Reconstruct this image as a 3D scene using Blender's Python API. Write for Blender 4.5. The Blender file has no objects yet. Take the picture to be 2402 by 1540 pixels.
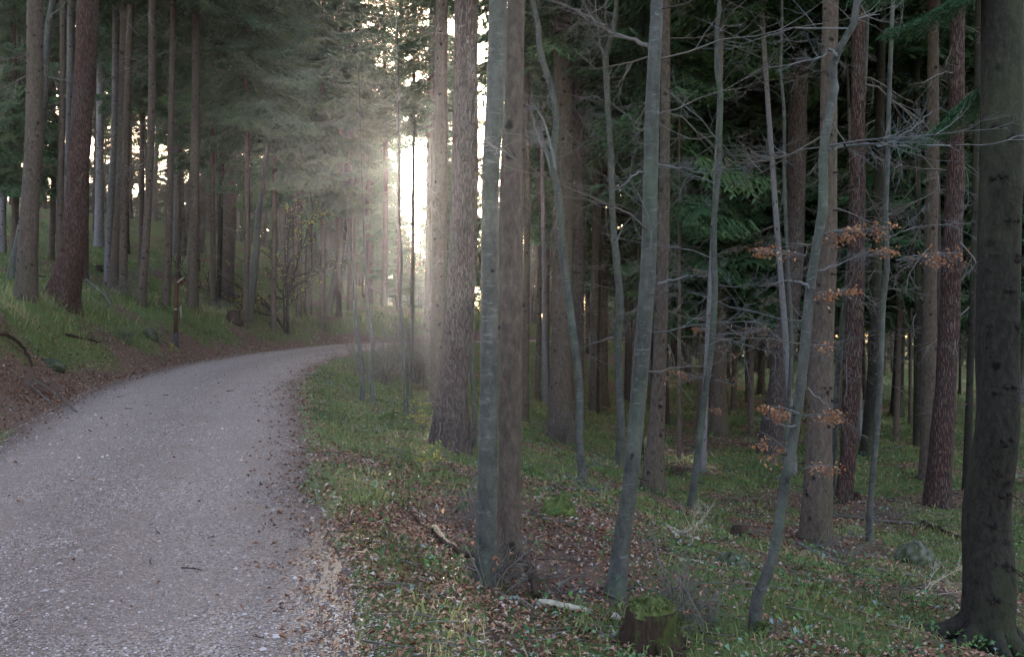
import bpy, math
import numpy as np
from mathutils import Vector
R = math.radians
C = bpy.context.scene.collection
scene = bpy.context.scene

# ------------------------------------------------------------------ camera, world, sun
EYE = 1.6
F = 2335.0                       # focal length in units of a 2401 px wide picture (35 mm lens)
cam = bpy.data.cameras.new('camera'); cam.lens = 35.0; cam.sensor_width = 36.0
cam.clip_start = 0.05; cam.clip_end = 3000
co = bpy.data.objects.new('camera', cam); C.objects.link(co)
co.location = (0, 0, EYE); co.rotation_euler = (R(90), 0, 0)
scene.camera = co

SUN_AZ = -5.65; SUN_EL = 9.1
sd = Vector((math.sin(R(SUN_AZ))*math.cos(R(SUN_EL)), math.cos(R(SUN_AZ))*math.cos(R(SUN_EL)), math.sin(R(SUN_EL))))
w = bpy.data.worlds.new('World'); scene.world = w; w.use_nodes = True
nt = w.node_tree; nt.nodes.clear()
out = nt.nodes.new('ShaderNodeOutputWorld'); bg = nt.nodes.new('ShaderNodeBackground')
sky = nt.nodes.new('ShaderNodeTexSky'); sky.sky_type = 'NISHITA'; sky.sun_disc = False
sky.sun_elevation = R(SUN_EL); sky.sun_rotation = R(SUN_AZ); sky.air_density = 1.0; sky.dust_density = 2.0
bg.inputs['Strength'].default_value = 0.15
tc = nt.nodes.new('ShaderNodeTexCoord')
nrm = nt.nodes.new('ShaderNodeVectorMath'); nrm.operation = 'NORMALIZE'
dot = nt.nodes.new('ShaderNodeVectorMath'); dot.operation = 'DOT_PRODUCT'; dot.inputs[1].default_value = sd
mr = nt.nodes.new('ShaderNodeMapRange'); mr.interpolation_type = 'SMOOTHSTEP'
mr.inputs['From Min'].default_value = math.cos(R(1.5)); mr.inputs['From Max'].default_value = math.cos(R(0.5))
mr.inputs['To Max'].default_value = 260.0
mr2 = nt.nodes.new('ShaderNodeMapRange')      # bright hazy air round the low sun
mr2.inputs['From Min'].default_value = math.cos(R(16)); mr2.inputs['From Max'].default_value = math.cos(R(1))
mr2.inputs['To Max'].default_value = 1.2
ad = nt.nodes.new('ShaderNodeMath'); ad.operation = 'ADD'
vs = nt.nodes.new('ShaderNodeVectorMath'); vs.operation = 'SCALE'; vs.inputs[0].default_value = (1.0, 0.93, 0.8)
va = nt.nodes.new('ShaderNodeVectorMath'); va.operation = 'ADD'
L = nt.links.new
L(tc.outputs['Generated'], nrm.inputs[0]); L(nrm.outputs[0], dot.inputs[0])
L(dot.outputs['Value'], mr.inputs['Value']); L(dot.outputs['Value'], mr2.inputs['Value'])
L(mr.outputs[0], ad.inputs[0]); L(mr2.outputs[0], ad.inputs[1]); L(ad.outputs[0], vs.inputs['Scale'])
tn = nt.nodes.new('ShaderNodeVectorMath'); tn.operation = 'MULTIPLY'; tn.inputs[1].default_value = (1.10, .95, .98)
L(sky.outputs[0], tn.inputs[0]); L(tn.outputs[0], va.inputs[0]); L(vs.outputs[0], va.inputs[1])
L(va.outputs[0], bg.inputs['Color']); L(bg.outputs[0], out.inputs['Surface'])

sl = bpy.data.lights.new('sun', 'SUN'); sl.energy = 2.0; sl.angle = R(0.5); sl.color = (1.0, 0.9, 0.76)
so = bpy.data.objects.new('sun', sl); C.objects.link(so)
so.rotation_euler = (-sd).to_track_quat('-Z', 'Y').to_euler()

scene.view_settings.view_transform = 'Standard'; scene.view_settings.look = 'None'
scene.view_settings.gamma = 1.0; scene.view_settings.use_curve_mapping = False
scene.view_settings.exposure = 3.15
cy = scene.cycles
cy.max_bounces = 5; cy.diffuse_bounces = 3; cy.glossy_bounces = 2; cy.transmission_bounces = 3
cy.transparent_max_bounces = 8; cy.volume_bounces = 0; cy.use_denoising = True
cy.sample_clamp_indirect = 4.0; cy.sample_clamp_direct = 6.0; cy.caustics_reflective = False; cy.caustics_refractive = False

HAZE = 0.00045

# ------------------------------------------------------------------ numeric helpers
rng = np.random.default_rng(11)
_perm = rng.permutation(4096); _val = rng.random(4096)
def _h(i, j, k=0):
    return _val[(_perm[(i + _perm[(j + _perm[k & 4095]) & 4095]) & 4095])]
def vnoise(x, y, k=0):
    x = np.asarray(x, float); y = np.asarray(y, float)
    i = np.floor(x).astype(int); j = np.floor(y).astype(int)
    fx = x-i; fy = y-j; fx = fx*fx*(3-2*fx); fy = fy*fy*(3-2*fy)
    a = _h(i & 4095, j & 4095, k); b = _h((i+1) & 4095, j & 4095, k)
    c = _h(i & 4095, (j+1) & 4095, k); d = _h((i+1) & 4095, (j+1) & 4095, k)
    return (a*(1-fx)+b*fx)*(1-fy)+(c*(1-fx)+d*fx)*fy
def fbm(x, y, o=4, k=0):
    s = 0; a = 0.5; n = 0
    for q in range(o):
        s = s+a*vnoise(np.asarray(x)*2**q+17*q, np.asarray(y)*2**q-9*q, k+q); n += a; a *= .5
    return s/n*2-1
def sstep(a, b, x):
    t = np.clip((x-a)/(b-a), 0, 1); return t*t*(3-2*t)

# ------------------------------------------------------------------ terrain
PC = np.array([(-1.0,-6),(-1.6,-2),(-2.0,1),(-2.33,4),(-2.83,6),(-3.45,8.2),(-4.15,11.2),(-5.0,14.8),(-5.75,18),(-6.2,21),(-6.5,25),
               (-6.35,28.5),(-6.0,32),(-5.6,36),(-4.9,39.5),(-3.2,43.0),(-.5,46.5),(3,51),(6.5,58),(9,68),(11,85),(12,105),(12,140)], float)
def smooth_line(P, n=12):
    o = []
    for i in range(len(P)-1):
        p0 = P[max(i-1,0)]; p1 = P[i]; p2 = P[i+1]; p3 = P[min(i+2,len(P)-1)]
        for t in np.arange(n)/n:
            o.append(.5*((2*p1)+(-p0+p2)*t+(2*p0-5*p1+4*p2-p3)*t*t+(-p0+3*p1-3*p2+p3)*t**3))
    o.append(P[-1]); return np.array(o)
PL = smooth_line(PC)
def zpath(y):
    y = np.asarray(y, float)
    return np.where(y < 30, .035*(y-5), .875+.125*sstep(30, 38, y))-1.9*sstep(48, 80, y)
def halfw(y):
    return np.interp(y, [0, 8, 20, 28, 36, 60], [1.98, 1.9, 1.95, 1.75, 1.8, 1.8])
def path_sd_exact(x, y):
    """signed distance to centre line (positive = left / uphill side) and y of the nearest point"""
    x = np.atleast_1d(np.asarray(x, float)).ravel(); y = np.atleast_1d(np.asarray(y, float)).ravel()
    best = np.full(x.shape, 1e18); sg = np.zeros(x.shape); yn = np.zeros(x.shape)
    for a, b in zip(PL[:-1], PL[1:]):
        d = b-a; l2 = d@d
        t = np.clip(((x-a[0])*d[0]+(y-a[1])*d[1])/l2, 0, 1)
        qx = a[0]+t*d[0]; qy = a[1]+t*d[1]
        r = (x-qx)**2+(y-qy)**2
        m = r < best
        best = np.where(m, r, best)
        cr = d[0]*(y-a[1])-d[1]*(x-a[0])
        sg = np.where(m, np.sign(cr), sg); yn = np.where(m, qy, yn)
    return np.sqrt(best)*sg, yn
_gx0, _gy0, _gs = -75.0, -20.0, .25
_GX, _GY = np.meshgrid(_gx0+_gs*np.arange(601), _gy0+_gs*np.arange(521))
_S, _YN = [a.reshape(_GX.shape) for a in path_sd_exact(_GX, _GY)]
def path_sd(x, y):
    """the same, read from a fine grid where it can be"""
    x = np.atleast_1d(np.asarray(x, float)).ravel(); y = np.atleast_1d(np.asarray(y, float)).ravel()
    u_ = np.clip((x-_gx0)/_gs, 0, 599.999); v_ = np.clip((y-_gy0)/_gs, 0, 519.999)
    i = u_.astype(int); j = v_.astype(int); a = u_-i; b = v_-j
    o = [G[j, i]*(1-a)*(1-b)+G[j, i+1]*a*(1-b)+G[j+1, i]*(1-a)*b+G[j+1, i+1]*a*b for G in (_S, _YN)]
    m = (x < _gx0) | (x > _gx0+150) | (y < _gy0) | (y > _gy0+130)
    if m.any():
        e = path_sd_exact(x[m], y[m]); o[0][m] = e[0]; o[1][m] = e[1]
    return o[0], o[1]
def Hraw(x, y, fine=True):
    sh = np.shape(x)
    s, yn = path_sd(x, y)
    x = np.asarray(x, float).ravel(); y = np.asarray(y, float).ravel()
    hw = halfw(yn); zp = zpath(yn)
    # uphill side
    sl_ = np.clip(s-hw, 0, None)
    wob = fbm(x*.35, y*.35, 3, 5)*.5
    cut = sstep(24, 12, y)                              # a steeper eroded cut close by
    bank = .12*sstep(0, .8, sl_)+(1.28+.2*cut)*sstep(.3, 2.5-.3*cut+wob, sl_)+.23*np.clip(sl_-1.9, 0, 45)*(1-.75*sstep(-15, -8, x+0*y)*sstep(36, 46, y))-.10*np.clip(sl_-30,0,None)
    bank = bank*(1-.25*sstep(26, 36, yn)*sstep(9, 1, sl_))
    bumpsL = (fbm(x*.5, y*.5, 4, 20)*.28+fbm(x*1.7, y*1.7, 3, 31)*.09)*sstep(.5, 2.5, sl_)
    # downhill side
    sr = np.clip(-s-hw, 0, None)
    low = -1.12-.008*np.clip(y, 0, 200)
    f = .16*sstep(0, 1.2, sr)+.84*sstep(.3, 7.5, sr)
    bumpsR = (fbm(x*.45, y*.45, 4, 50)*.22+fbm(x*1.9, y*1.9, 3, 71)*.06)*sstep(.3, 2.2, sr)
    z = np.where(s > 0, zp+bank+bumpsL, zp*(1-f)+low*f+bumpsR)
    if fine:
        z = z+fbm(x*6, y*6, 3, 90)*.025*sstep(.1, .6, np.maximum(sl_, sr))
    return z.reshape(sh)
def H(x, y):
    r = Hraw(np.atleast_1d(np.asarray(x, float)), np.atleast_1d(np.asarray(y, float)))
    return float(r[0]) if np.ndim(x) == 0 else r
def px(x, Y, d):
    """picture point at a depth -> place"""
    return np.array([(x-1200.5)/F*d, d, EYE-(Y-770)/F*d])
_ds = np.concatenate([np.arange(3.5, 30, .05), np.arange(30, 130, .25)])
def ground_at(x, Y):
    X = (x-1200.5)/F*_ds; Z = EYE-(Y-770)/F*_ds
    g = Hraw(X, _ds)
    k = np.argmax(Z <= g)
    if not (Z <= g).any(): k = len(_ds)-1
    return np.array([X[k], _ds[k], g[k]])

# ------------------------------------------------------------------ mesh helpers
class MB:
    def __init__(s): s.v = []; s.q = []; s.t = []; s.c = []; s.n = 0; s.qm = []; s.tm = []
    def add(s, v, q=None, t=None, c=0.5, m=0):
        v = np.asarray(v, float).reshape(-1, 3)
        if q is not None and len(q): q = np.asarray(q, int).reshape(-1, 4); s.q.append(q+s.n); s.qm.append(np.full(len(q), m))
        if t is not None and len(t): t = np.asarray(t, int).reshape(-1, 3); s.t.append(t+s.n); s.tm.append(np.full(len(t), m))
        c = np.asarray(c, float); c = np.full(len(v), float(c)) if c.ndim == 0 else c
        s.v.append(v); s.c.append(c); s.n += len(v)
    def arrays(s):
        v = np.concatenate(s.v); c = np.concatenate(s.c)
        q = np.concatenate(s.q) if s.q else np.zeros((0, 4), int); t = np.concatenate(s.t) if s.t else np.zeros((0, 3), int)
        return v, q, t, c
    def mesh(s, name, mats, smooth=False):
        v, q, t, c = s.arrays()
        mi = np.concatenate(s.qm+s.tm) if (s.qm or s.tm) else np.zeros(0)
        me = bpy.data.meshes.new(name)
        me.vertices.add(len(v)); me.vertices.foreach_set('co', v.astype(np.float32).ravel())
        nl = len(q)*4+len(t)*3; me.loops.add(nl)
        me.loops.foreach_set('vertex_index', np.concatenate([q.ravel(), t.ravel()]).astype(np.int32))
        me.polygons.add(len(q)+len(t))
        ls = np.concatenate([np.arange(len(q))*4, len(q)*4+np.arange(len(t))*3]).astype(np.int32)
        me.polygons.foreach_set('loop_start', ls)
        me.polygons.foreach_set('material_index', mi.astype(np.int32))
        me.update(calc_edges=True)
        a = me.attributes.new('v', 'FLOAT', 'POINT'); a.data.foreach_set('value', c.astype(np.float32))
        if smooth: me.polygons.foreach_set('use_smooth', np.ones(len(q)+len(t), bool))
        for m in (mats if isinstance(mats, (list, tuple)) else [mats]): me.materials.append(m)
        return me
    def build(s, name, mats, parent=None, loc=(0, 0, 0), smooth=False):
        return link(name, s.mesh(name, mats, smooth), parent, loc)
def link(name, me, parent=None, loc=(0, 0, 0)):
    o = bpy.data.objects.new(name, me); C.objects.link(o); o.location = loc
    if parent is not None: o.parent = parent
    return o
def tag(o, label=None, cat=None, group=None, kind=None):
    if label: o['label'] = label
    if cat: o['category'] = cat
    if group: o['group'] = group
    if kind: o['kind'] = kind
    return o
def thing(name, loc, label, cat, group=None, rz=0):
    o = bpy.data.objects.new(name, None); C.objects.link(o); o.location = tuple(loc); o.rotation_euler = (0, 0, rz)
    o.empty_display_size = .2
    return tag(o, label, cat, group)

def tube(mb, P, rad, n=6, c=.5, m=0, cap=True, rfun=None):
    """tube along P (k,3) with radii rad; rfun(theta, k) multiplies the radius"""
    P = np.asarray(P, float); k = len(P); rad = np.broadcast_to(np.asarray(rad, float), (k,))
    T = np.gradient(P, axis=0); T /= np.linalg.norm(T, axis=1)[:, None]+1e-12
    ref = np.array([1, 0, 0.]) if abs(T[0, 0]) < .9 else np.array([0, 1., 0])
    U = np.cross(T, ref); U /= np.linalg.norm(U, axis=1)[:, None]+1e-12
    W = np.cross(T, U)
    th = np.arange(n)/n*2*math.pi
    rr = rad[:, None]*np.ones((k, n))
    if rfun is not None: rr = rr*rfun(th[None, :]+np.zeros((k, 1)), np.arange(k)[:, None]+np.zeros((1, n)))
    V = P[:, None, :]+rr[..., None]*(np.cos(th)[None, :, None]*U[:, None, :]+np.sin(th)[None, :, None]*W[:, None, :])
    i = np.arange(k-1)[:, None]*n; j = np.arange(n)[None, :]; j2 = (j+1) % n
    Q = np.stack([i+j, i+j2, i+n+j2, i+n+j], -1).reshape(-1, 4)
    V = V.reshape(-1, 3); cc = c if np.ndim(c) == 0 else np.repeat(c, n)
    tr = None
    if cap:
        V = np.concatenate([V, P[-1:], P[:1]]); e = k*n
        a = np.arange(n); b = (a+1) % n
        tr = np.concatenate([np.stack([(k-1)*n+a, (k-1)*n+b, np.full(n, e)], -1), np.stack([b, a, np.full(n, e+1)], -1)])
        if np.ndim(cc): cc = np.concatenate([cc, cc[-1:], cc[:1]])
    mb.add(V, Q, tr, cc, m)
def resample(P, step):
    P = np.asarray(P, float); d = np.concatenate([[0], np.cumsum(np.linalg.norm(np.diff(P[:, :3], axis=0), axis=1))])
    n = max(2, int(d[-1]/step)+1); s = np.linspace(0, d[-1], n)
    return np.stack([np.interp(s, d, P[:, i]) for i in range(P.shape[1])], 1)

# ------------------------------------------------------------------ materials
class NT:
    def __init__(s, name, rough=.9, spec=.2):
        s.m = bpy.data.materials.new(name); s.m.use_nodes = True; s.t = s.m.node_tree
        s.b = s.t.nodes['Principled BSDF']; s.b.inputs['Roughness'].default_value = rough
        s.b.inputs['Specular IOR Level'].default_value = spec
        s.tc = s.t.nodes.new('ShaderNodeTexCoord'); s.L = s.t.links.new
    def n(s, k, **kw):
        o = s.t.nodes.new(k)
        for a, b in kw.items(): setattr(o, a, b)
        return o
    def mapping(s, scale, src='Object'):
        o = s.n('ShaderNodeMapping'); o.inputs['Scale'].default_value = scale; s.L(s.tc.outputs[src], o.inputs['Vector']); return o.outputs[0]
    def noise(s, vec, scale, detail=4, rough=.55, dist=0):
        o = s.n('ShaderNodeTexNoise'); s.L(vec, o.inputs['Vector']); o.inputs['Scale'].default_value = scale
        o.inputs['Detail'].default_value = detail; o.inputs['Roughness'].default_value = rough; o.inputs['Distortion'].default_value = dist
        return o.outputs['Fac']
    def voro(s, vec, scale, feature='F1', out='Distance', rnd=1):
        o = s.n('ShaderNodeTexVoronoi', feature=feature); s.L(vec, o.inputs['Vector']); o.inputs['Scale'].default_value = scale
        o.inputs['Randomness'].default_value = rnd
        return o.outputs[out]
    def ramp(s, fac, stops):
        o = s.n('ShaderNodeValToRGB'); e = o.color_ramp.elements
        while len(e) < len(stops): e.new(.5)
        for el, (p, c) in zip(e, stops): el.position = p; el.color = (*c, 1) if len(c) == 3 else c
        s.L(fac, o.inputs['Fac']); return o.outputs['Color']
    def mix(s, fac, a, b, mode='MIX'):
        o = s.n('ShaderNodeMix', data_type='RGBA', blend_type=mode)
        for sock, val in ((o.inputs['Factor'], fac), (o.inputs['A'], a), (o.inputs['B'], b)):
            if isinstance(val, (int, float)): sock.default_value = val
            elif isinstance(val, tuple): sock.default_value = (*val, 1)
            else: s.L(val, sock)
        return o.outputs['Result']
    def math(s, op, a, b=None):
        o = s.n('ShaderNodeMath', operation=op)
        for i, v in enumerate((a, b)):
            if v is None: continue
            if isinstance(v, (int, float)): o.inputs[i].default_value = v
            else: s.L(v, o.inputs[i])
        return o.outputs[0]
    def attr(s, name='v'):
        o = s.n('ShaderNodeAttribute', attribute_name=name); return o.outputs['Fac']
    def orand(s): return s.n('ShaderNodeObjectInfo').outputs['Random']
    def color(s, c): s.L(c, s.b.inputs['Base Color'])
    def bump(s, h, dist=.02, strength=1):
        o = s.n('ShaderNodeBump'); o.inputs['Distance'].default_value = dist; o.inputs['Strength'].default_value = strength
        s.L(h, o.inputs['Height']); s.L(o.outputs[0], s.b.inputs['Normal'])
def translucent(nt_, col, amount):
    t = nt_.n('ShaderNodeBsdfTranslucent'); nt_.L(col, t.inputs['Color'])
    mx = nt_.n('ShaderNodeMixShader'); mx.inputs[0].default_value = amount
    nt_.L(nt_.b.outputs[0], mx.inputs[1]); nt_.L(t.outputs[0], mx.inputs[2])
    nt_.L(mx.outputs[0], nt_.t.nodes['Material Output'].inputs['Surface'])

def bark_spruce(name, dark, light, moss=.25):
    s = NT(name, .92, .15)
    v = s.mapping((1, 1, .45)); n1 = s.noise(v, 26, 6, .7); n2 = s.noise(s.mapping((1, 1, .3)), 3, 3)
    vo = s.voro(s.mapping((1, 1, .6)), 38)
    base = s.ramp(n1, [(.3, dark), (.55, tuple(.5*(a+b) for a, b in zip(dark, light))), (.75, light)])
    g = s.ramp(s.noise(s.mapping((1, 1, .25)), 2.2, 4), [(.48, (0, 0, 0)), (.7, (moss,)*3)])
    kd = s.n('ShaderNodeTexNoise'); kd.inputs['Scale'].default_value = 14; s.L(s.tc.outputs['Object'], kd.inputs['Vector'])
    km = s.n('ShaderNodeVectorMath', operation='MULTIPLY_ADD'); s.L(kd.outputs['Color'], km.inputs[0]); km.inputs[1].default_value = (.06, .06, .09); s.L(s.tc.outputs['Object'], km.inputs[2])
    kn = s.ramp(s.voro(km.outputs[0], 4.2), [(.10, (1, 1, 1)), (.19, (0, 0, 0))])
    base = s.mix(kn, base, tuple(.25*a for a in dark))
    c = s.mix(g, base, (.075, .085, .04)); c = s.mix(s.math('MULTIPLY', n2, .35), c, tuple(.5*a for a in dark))
    s.color(c); s.bump(s.math('ADD', n1, s.math('MULTIPLY', vo, .6)), .012); return s.m
def bark_pine(name, dark, light):
    s = NT(name, .95, .1)
    d = s.n('ShaderNodeTexNoise'); d.inputs['Scale'].default_value = 5; s.L(s.tc.outputs['Object'], d.inputs['Vector'])
    mv = s.n('ShaderNodeVectorMath', operation='MULTIPLY_ADD'); s.L(d.outputs['Color'], mv.inputs[0]); mv.inputs[1].default_value = (.08, .08, .08)
    s.L(s.tc.outputs['Object'], mv.inputs[2])
    mp = s.n('ShaderNodeMapping'); mp.inputs['Scale'].default_value = (1, 1, .13); s.L(mv.outputs[0], mp.inputs['Vector'])
    e = s.voro(mp.outputs[0], 38, 'DISTANCE_TO_EDGE'); fur = s.ramp(e, [(.0, (0, 0, 0)), (.22, (1, 1, 1))])
    n = s.noise(s.mapping((1, 1, .35)), 30, 6, .7)
    base = s.ramp(n, [(.3, dark), (.72, light)])
    big = s.ramp(s.noise(s.mapping((1, 1, .5)), 2.4, 3), [(.38, (0,)*3), (.66, (.7,)*3)])
    base = s.mix(big, base, tuple(.4*sum(light)/3+.45*a for a in light)); mo = s.ramp(s.noise(s.mapping((1, 1, .4)), 4.5, 4), [(.55, (0,)*3), (.72, (.45,)*3)])
    base = s.mix(mo, base, (.07, .08, .045))
    c = s.mix(fur, tuple(.75*a for a in dark), base); s.color(c)
    s.bump(s.math('ADD', fur, s.math('MULTIPLY', n, .5)), .03); return s.m
def bark_beech(name, dark, light, scars=.5):
    s = NT(name, .75, .25)
    n1 = s.noise(s.mapping((1, 1, .55)), 9, 6, .75); n2 = s.noise(s.mapping((1, 1, 4)), 8, 5, .7); n3 = s.noise(s.mapping((1, 1, 1)), 45, 3, .6)
    base = s.ramp(n1, [(.32, dark), (.66, light)])
    c = s.mix(s.ramp(n2, [(.57, (0, 0, 0)), (.64, (scars,)*3)]), base, (.20, .22, .21))
    c = s.mix(s.ramp(n3, [(.55, (0, 0, 0)), (.72, (.5,)*3)]), c, tuple(.35*a for a in dark))
    m = s.ramp(s.noise(s.mapping((1, 1, .3)), 3, 4), [(.5, (0, 0, 0)), (.7, (.5,)*3)])
    c = s.mix(m, c, (.06, .085, .045))
    s.color(c); s.bump(s.math('ADD', n2, s.math('MULTIPLY', n3, .5)), .006); return s.m
M = {}
M['spruce'] = bark_spruce('spruce_bark', (.042, .029, .023), (.145, .108, .086))
M['spruce_grey'] = bark_spruce('grey_spruce_bark', (.09, .08, .08), (.27, .245, .25), .1)
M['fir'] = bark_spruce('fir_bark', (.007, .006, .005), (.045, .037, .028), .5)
M['pine'] = bark_pine('red_pine_bark', (.065, .033, .028), (.175, .10, .082))
M['pine_dark'] = bark_pine('dark_pine_bark', (.05, .028, .025), (.15, .088, .074))
M['larch'] = bark_pine('larch_bark', (.075, .052, .047), (.17, .125, .115))
M['beech'] = bark_beech('beech_bark', (.016, .016, .014), (.078, .075, .063), .28)
M['beech_dark'] = bark_beech('dark_beech_bark', (.03, .03, .027), (.075, .08, .074), .2)
def plain(name, stops, rough=.9, scale=20, trans=0, bump=0):
    s = NT(name, rough, .15); f = s.attr()
    c = s.ramp(f, stops); n = s.noise(s.mapping((1, 1, 1)), scale, 3)
    c = s.mix(.35, c, s.ramp(n, [(.3, (.35, .35, .35)), (.7, (1, 1, 1))]), 'MULTIPLY'); s.color(c)
    if bump: s.bump(n, bump)
    if trans: translucent(s, c, trans)
    return s.m
M['knot'] = plain('knot_wood', [(0, (.02, .015, .012)), (1, (.05, .038, .03))])
M['deadtwig'] = plain('dead_twig_bark', [(0, (.07, .055, .045)), (.6, (.13, .108, .092)), (1, (.24, .22, .205))], scale=9)
M['greytwig'] = plain('grey_twig_bark', [(0, (.05, .048, .045)), (1, (.19, .185, .18))], scale=9)
M['needles'] = plain('spruce_needles', [(0, (.03, .075, .035)), (.5, (.068, .135, .06)), (1, (.14, .21, .085))], .6, .8, .25)
M['needles_light'] = plain('backlit_needles', [(0, (.03, .075, .035)), (.5, (.07, .14, .062)), (1, (.15, .22, .085))], .6, .8, .35)
M['dryleaf'] = plain('dry_beech_leaf', [(0, (.30, .11, .05)), (.5, (.46, .20, .10)), (1, (.54, .32, .18))], .7, 3, .35)
M['yellowleaf'] = plain('yellow_leaf', [(0, (.22, .28, .03)), (.5, (.42, .42, .05)), (1, (.55, .46, .08))], .6, 3, .45)
M['litter'] = plain('leaf_litter', [(0, (.09, .045, .03)), (.35, (.22, .105, .065)), (.7, (.35, .18, .11)), (.93, (.43, .27, .18)), (1, (.46, .38, .32))], .85, 3, .1)
M['grass'] = plain('grass_blade', [(0, (.055, .08, .025)), (.4, (.145, .18, .058)), (.7, (.27, .27, .11)), (1, (.42, .34, .20))], .6, 2, .3)
M['herb'] = plain('herb_leaf', [(0, (.03, .08, .03)), (.6, (.09, .18, .06)), (.85, (.16, .28, .05)), (1, (.20, .28, .24))], .5, 4, .25)
M['stone'] = plain('gravel_stone', [(0, (.12, .09, .075)), (.5, (.38, .31, .27)), (1, (.66, .58, .53))], .8, 6)
M['moss_bright'] = plain('bright_moss', [(0, (.035, .048, .014)), (.6, (.085, .10, .03)), (1, (.14, .15, .05))], .95, 12, .1, .02)
M['moss'] = plain('moss', [(0, (.03, .04, .012)), (.6, (.07, .085, .024)), (1, (.12, .14, .04))], .95, 12, .1, .02)
M['rock'] = plain('mossy_rock', [(0, (.025, .028, .016)), (.5, (.06, .065, .035)), (1, (.15, .145, .12))], .9, 6, 0, .03)

def ground_mat():
    s = NT('forest_floor', .95, .1)
    g = s.attr('v')
    o = 'Object'
    n1 = s.noise(s.mapping((1, 1, 1)), 9, 6, .7); n2 = s.noise(s.mapping((1, 1, 1)), 45, 5, .7); n3 = s.noise(s.mapping((1, 1, 1)), 2.1, 4, .6)
    brown = s.ramp(n2, [(.25, (.05, .033, .024)), (.5, (.16, .10, .072)), (.68, (.28, .19, .14)), (.8, (.40, .31, .25))])
    green = s.ramp(n2, [(.25, (.03, .045, .018)), (.5, (.12, .155, .05)), (.72, (.22, .24, .09))])
    f = s.math('ADD', g, s.math('MULTIPLY', s.math('SUBTRACT', n1, .5), 1.2))
    f = s.math('ADD', f, s.math('MULTIPLY', s.math('SUBTRACT', n3, .5), .8))
    c = s.mix(s.ramp(f, [(.38, (0, 0, 0)), (.62, (1, 1, 1))]), brown, green)
    s.color(c); s.bump(s.math('ADD', n1, n2), .05); return s.m
def path_mat():
    s = NT('gravel_path', .9, .15)
    a = s.noise(s.mapping((1, 1, 1)), 90, 5, .75); b = s.voro(s.mapping((1, 1, 1)), 75); bc = s.voro(s.mapping((1, 1, 1)), 75, out='Color')
    n = s.noise(s.mapping((1, 1, 1)), 1.1, 4, .6); n2 = s.noise(s.mapping((1, 1, 1)), 6, 4, .6)
    sep = s.n('ShaderNodeSeparateColor'); s.L(bc, sep.inputs[0])
    c = s.ramp(sep.outputs[0], [(0, (.12, .085, .068)), (.5, (.45, .345, .28)), (1, (.76, .62, .53))])
    c = s.mix(s.ramp(a, [(.35, (.55,)*3), (.7, (0, 0, 0))]), c, (.20, .145, .125))
    c = s.mix(s.ramp(n, [(.42, (0, 0, 0)), (.62, (.75,)*3)]), c, (.34, .26, .21))
    c = s.mix(s.ramp(n2, [(.5, (0, 0, 0)), (.75, (.4,)*3)]), c, (.27, .20, .17))
    e0 = s.attr('v'); e = s.math('POWER', e0, 3.0)
    lane = s.ramp(s.math('ADD', e0, s.math('MULTIPLY', s.math('SUBTRACT', n2, .5), .12)), [(.0, (.8,)*3), (.16, (.5,)*3), (.36, (0,)*3), (.58, (0,)*3), (.75, (.7,)*3), (1, (1,)*3)])
    debris = s.noise(s.mapping((1, 1, 1)), 26, 5, .8); c = s.mix(s.math('MULTIPLY', lane, s.ramp(debris, [(.42, (0,)*3), (.62, (.8,)*3)])), c, (.13, .095, .078))
    c = s.mix(s.math('MULTIPLY', s.ramp(s.math('ADD', e, s.math('MULTIPLY', n2, .5)), [(.65, (0, 0, 0)), (1.0, (1, 1, 1))]), .8), c, (.13, .085, .06))
    s.color(c); s.bump(s.math('SUBTRACT', a, b), .03); return s.m
M['ground'] = ground_mat(); M['path'] = path_mat()

# ------------------------------------------------------------------ ground sheet
def axis(lo_far, lo, hi, hi_far, step, g=1.09):
    a = list(np.arange(lo, hi, step)); s = step; x = a[-1]
    while x < hi_far: s *= g; x += s; a.append(x)
    s = step; x = a[0]; pre = []
    while x > lo_far: s *= g; x -= s; pre.append(x)
    return np.array(pre[::-1]+a)
gx = axis(-320, -11, 8, 320, .075, 1.05); gy = axis(-40, 3.2, 17, 500, .075, 1.018)
X, Y = np.meshgrid(gx, gy)
s_, yn_ = path_sd(X, Y); s_ = s_.reshape(X.shape); yn_ = yn_.reshape(X.shape); hw_ = halfw(yn_)
Z = Hraw(X, Y)
Z -= .07*sstep(.0, .35, hw_-np.abs(s_))
def green_mask(x, y):
    s, yn = path_sd(x, y); s = s.reshape(np.shape(x)); hw = halfw(yn).reshape(np.shape(x))
    up = np.clip(s-hw, 0, None); dn = np.clip(-s-hw, 0, None)
    n = fbm(np.asarray(x)*.55, np.asarray(y)*.55, 4, 120)
    gl = sstep(.45, 1.3, up)*(.72+.15*sstep(5, 12, up))+n*1.1
    gr = .72+n*1.5-.35*sstep(.0, 1.0, 1-np.abs(dn-2.0)/2.0)*(np.asarray(y) < 13)+.2*sstep(12, 20, y)
    gr = gr+.9*sstep(1.6, .2, dn)*sstep(12, 17, y)*sstep(.02, .3, dn)
    return np.clip(np.where(s > 0, gl, gr), 0, 1)
gm = green_mask(X, Y)
ny, nx = X.shape
i = np.arange(ny-1)[:, None]*nx+np.arange(nx-1)[None, :]
mb = MB(); mb.add(np.stack([X, Y, Z], -1), np.stack([i, i+1, i+nx+1, i+nx], -1), None, gm.ravel())
tag(mb.build('ground', M['ground'], smooth=True), kind='structure')

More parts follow.
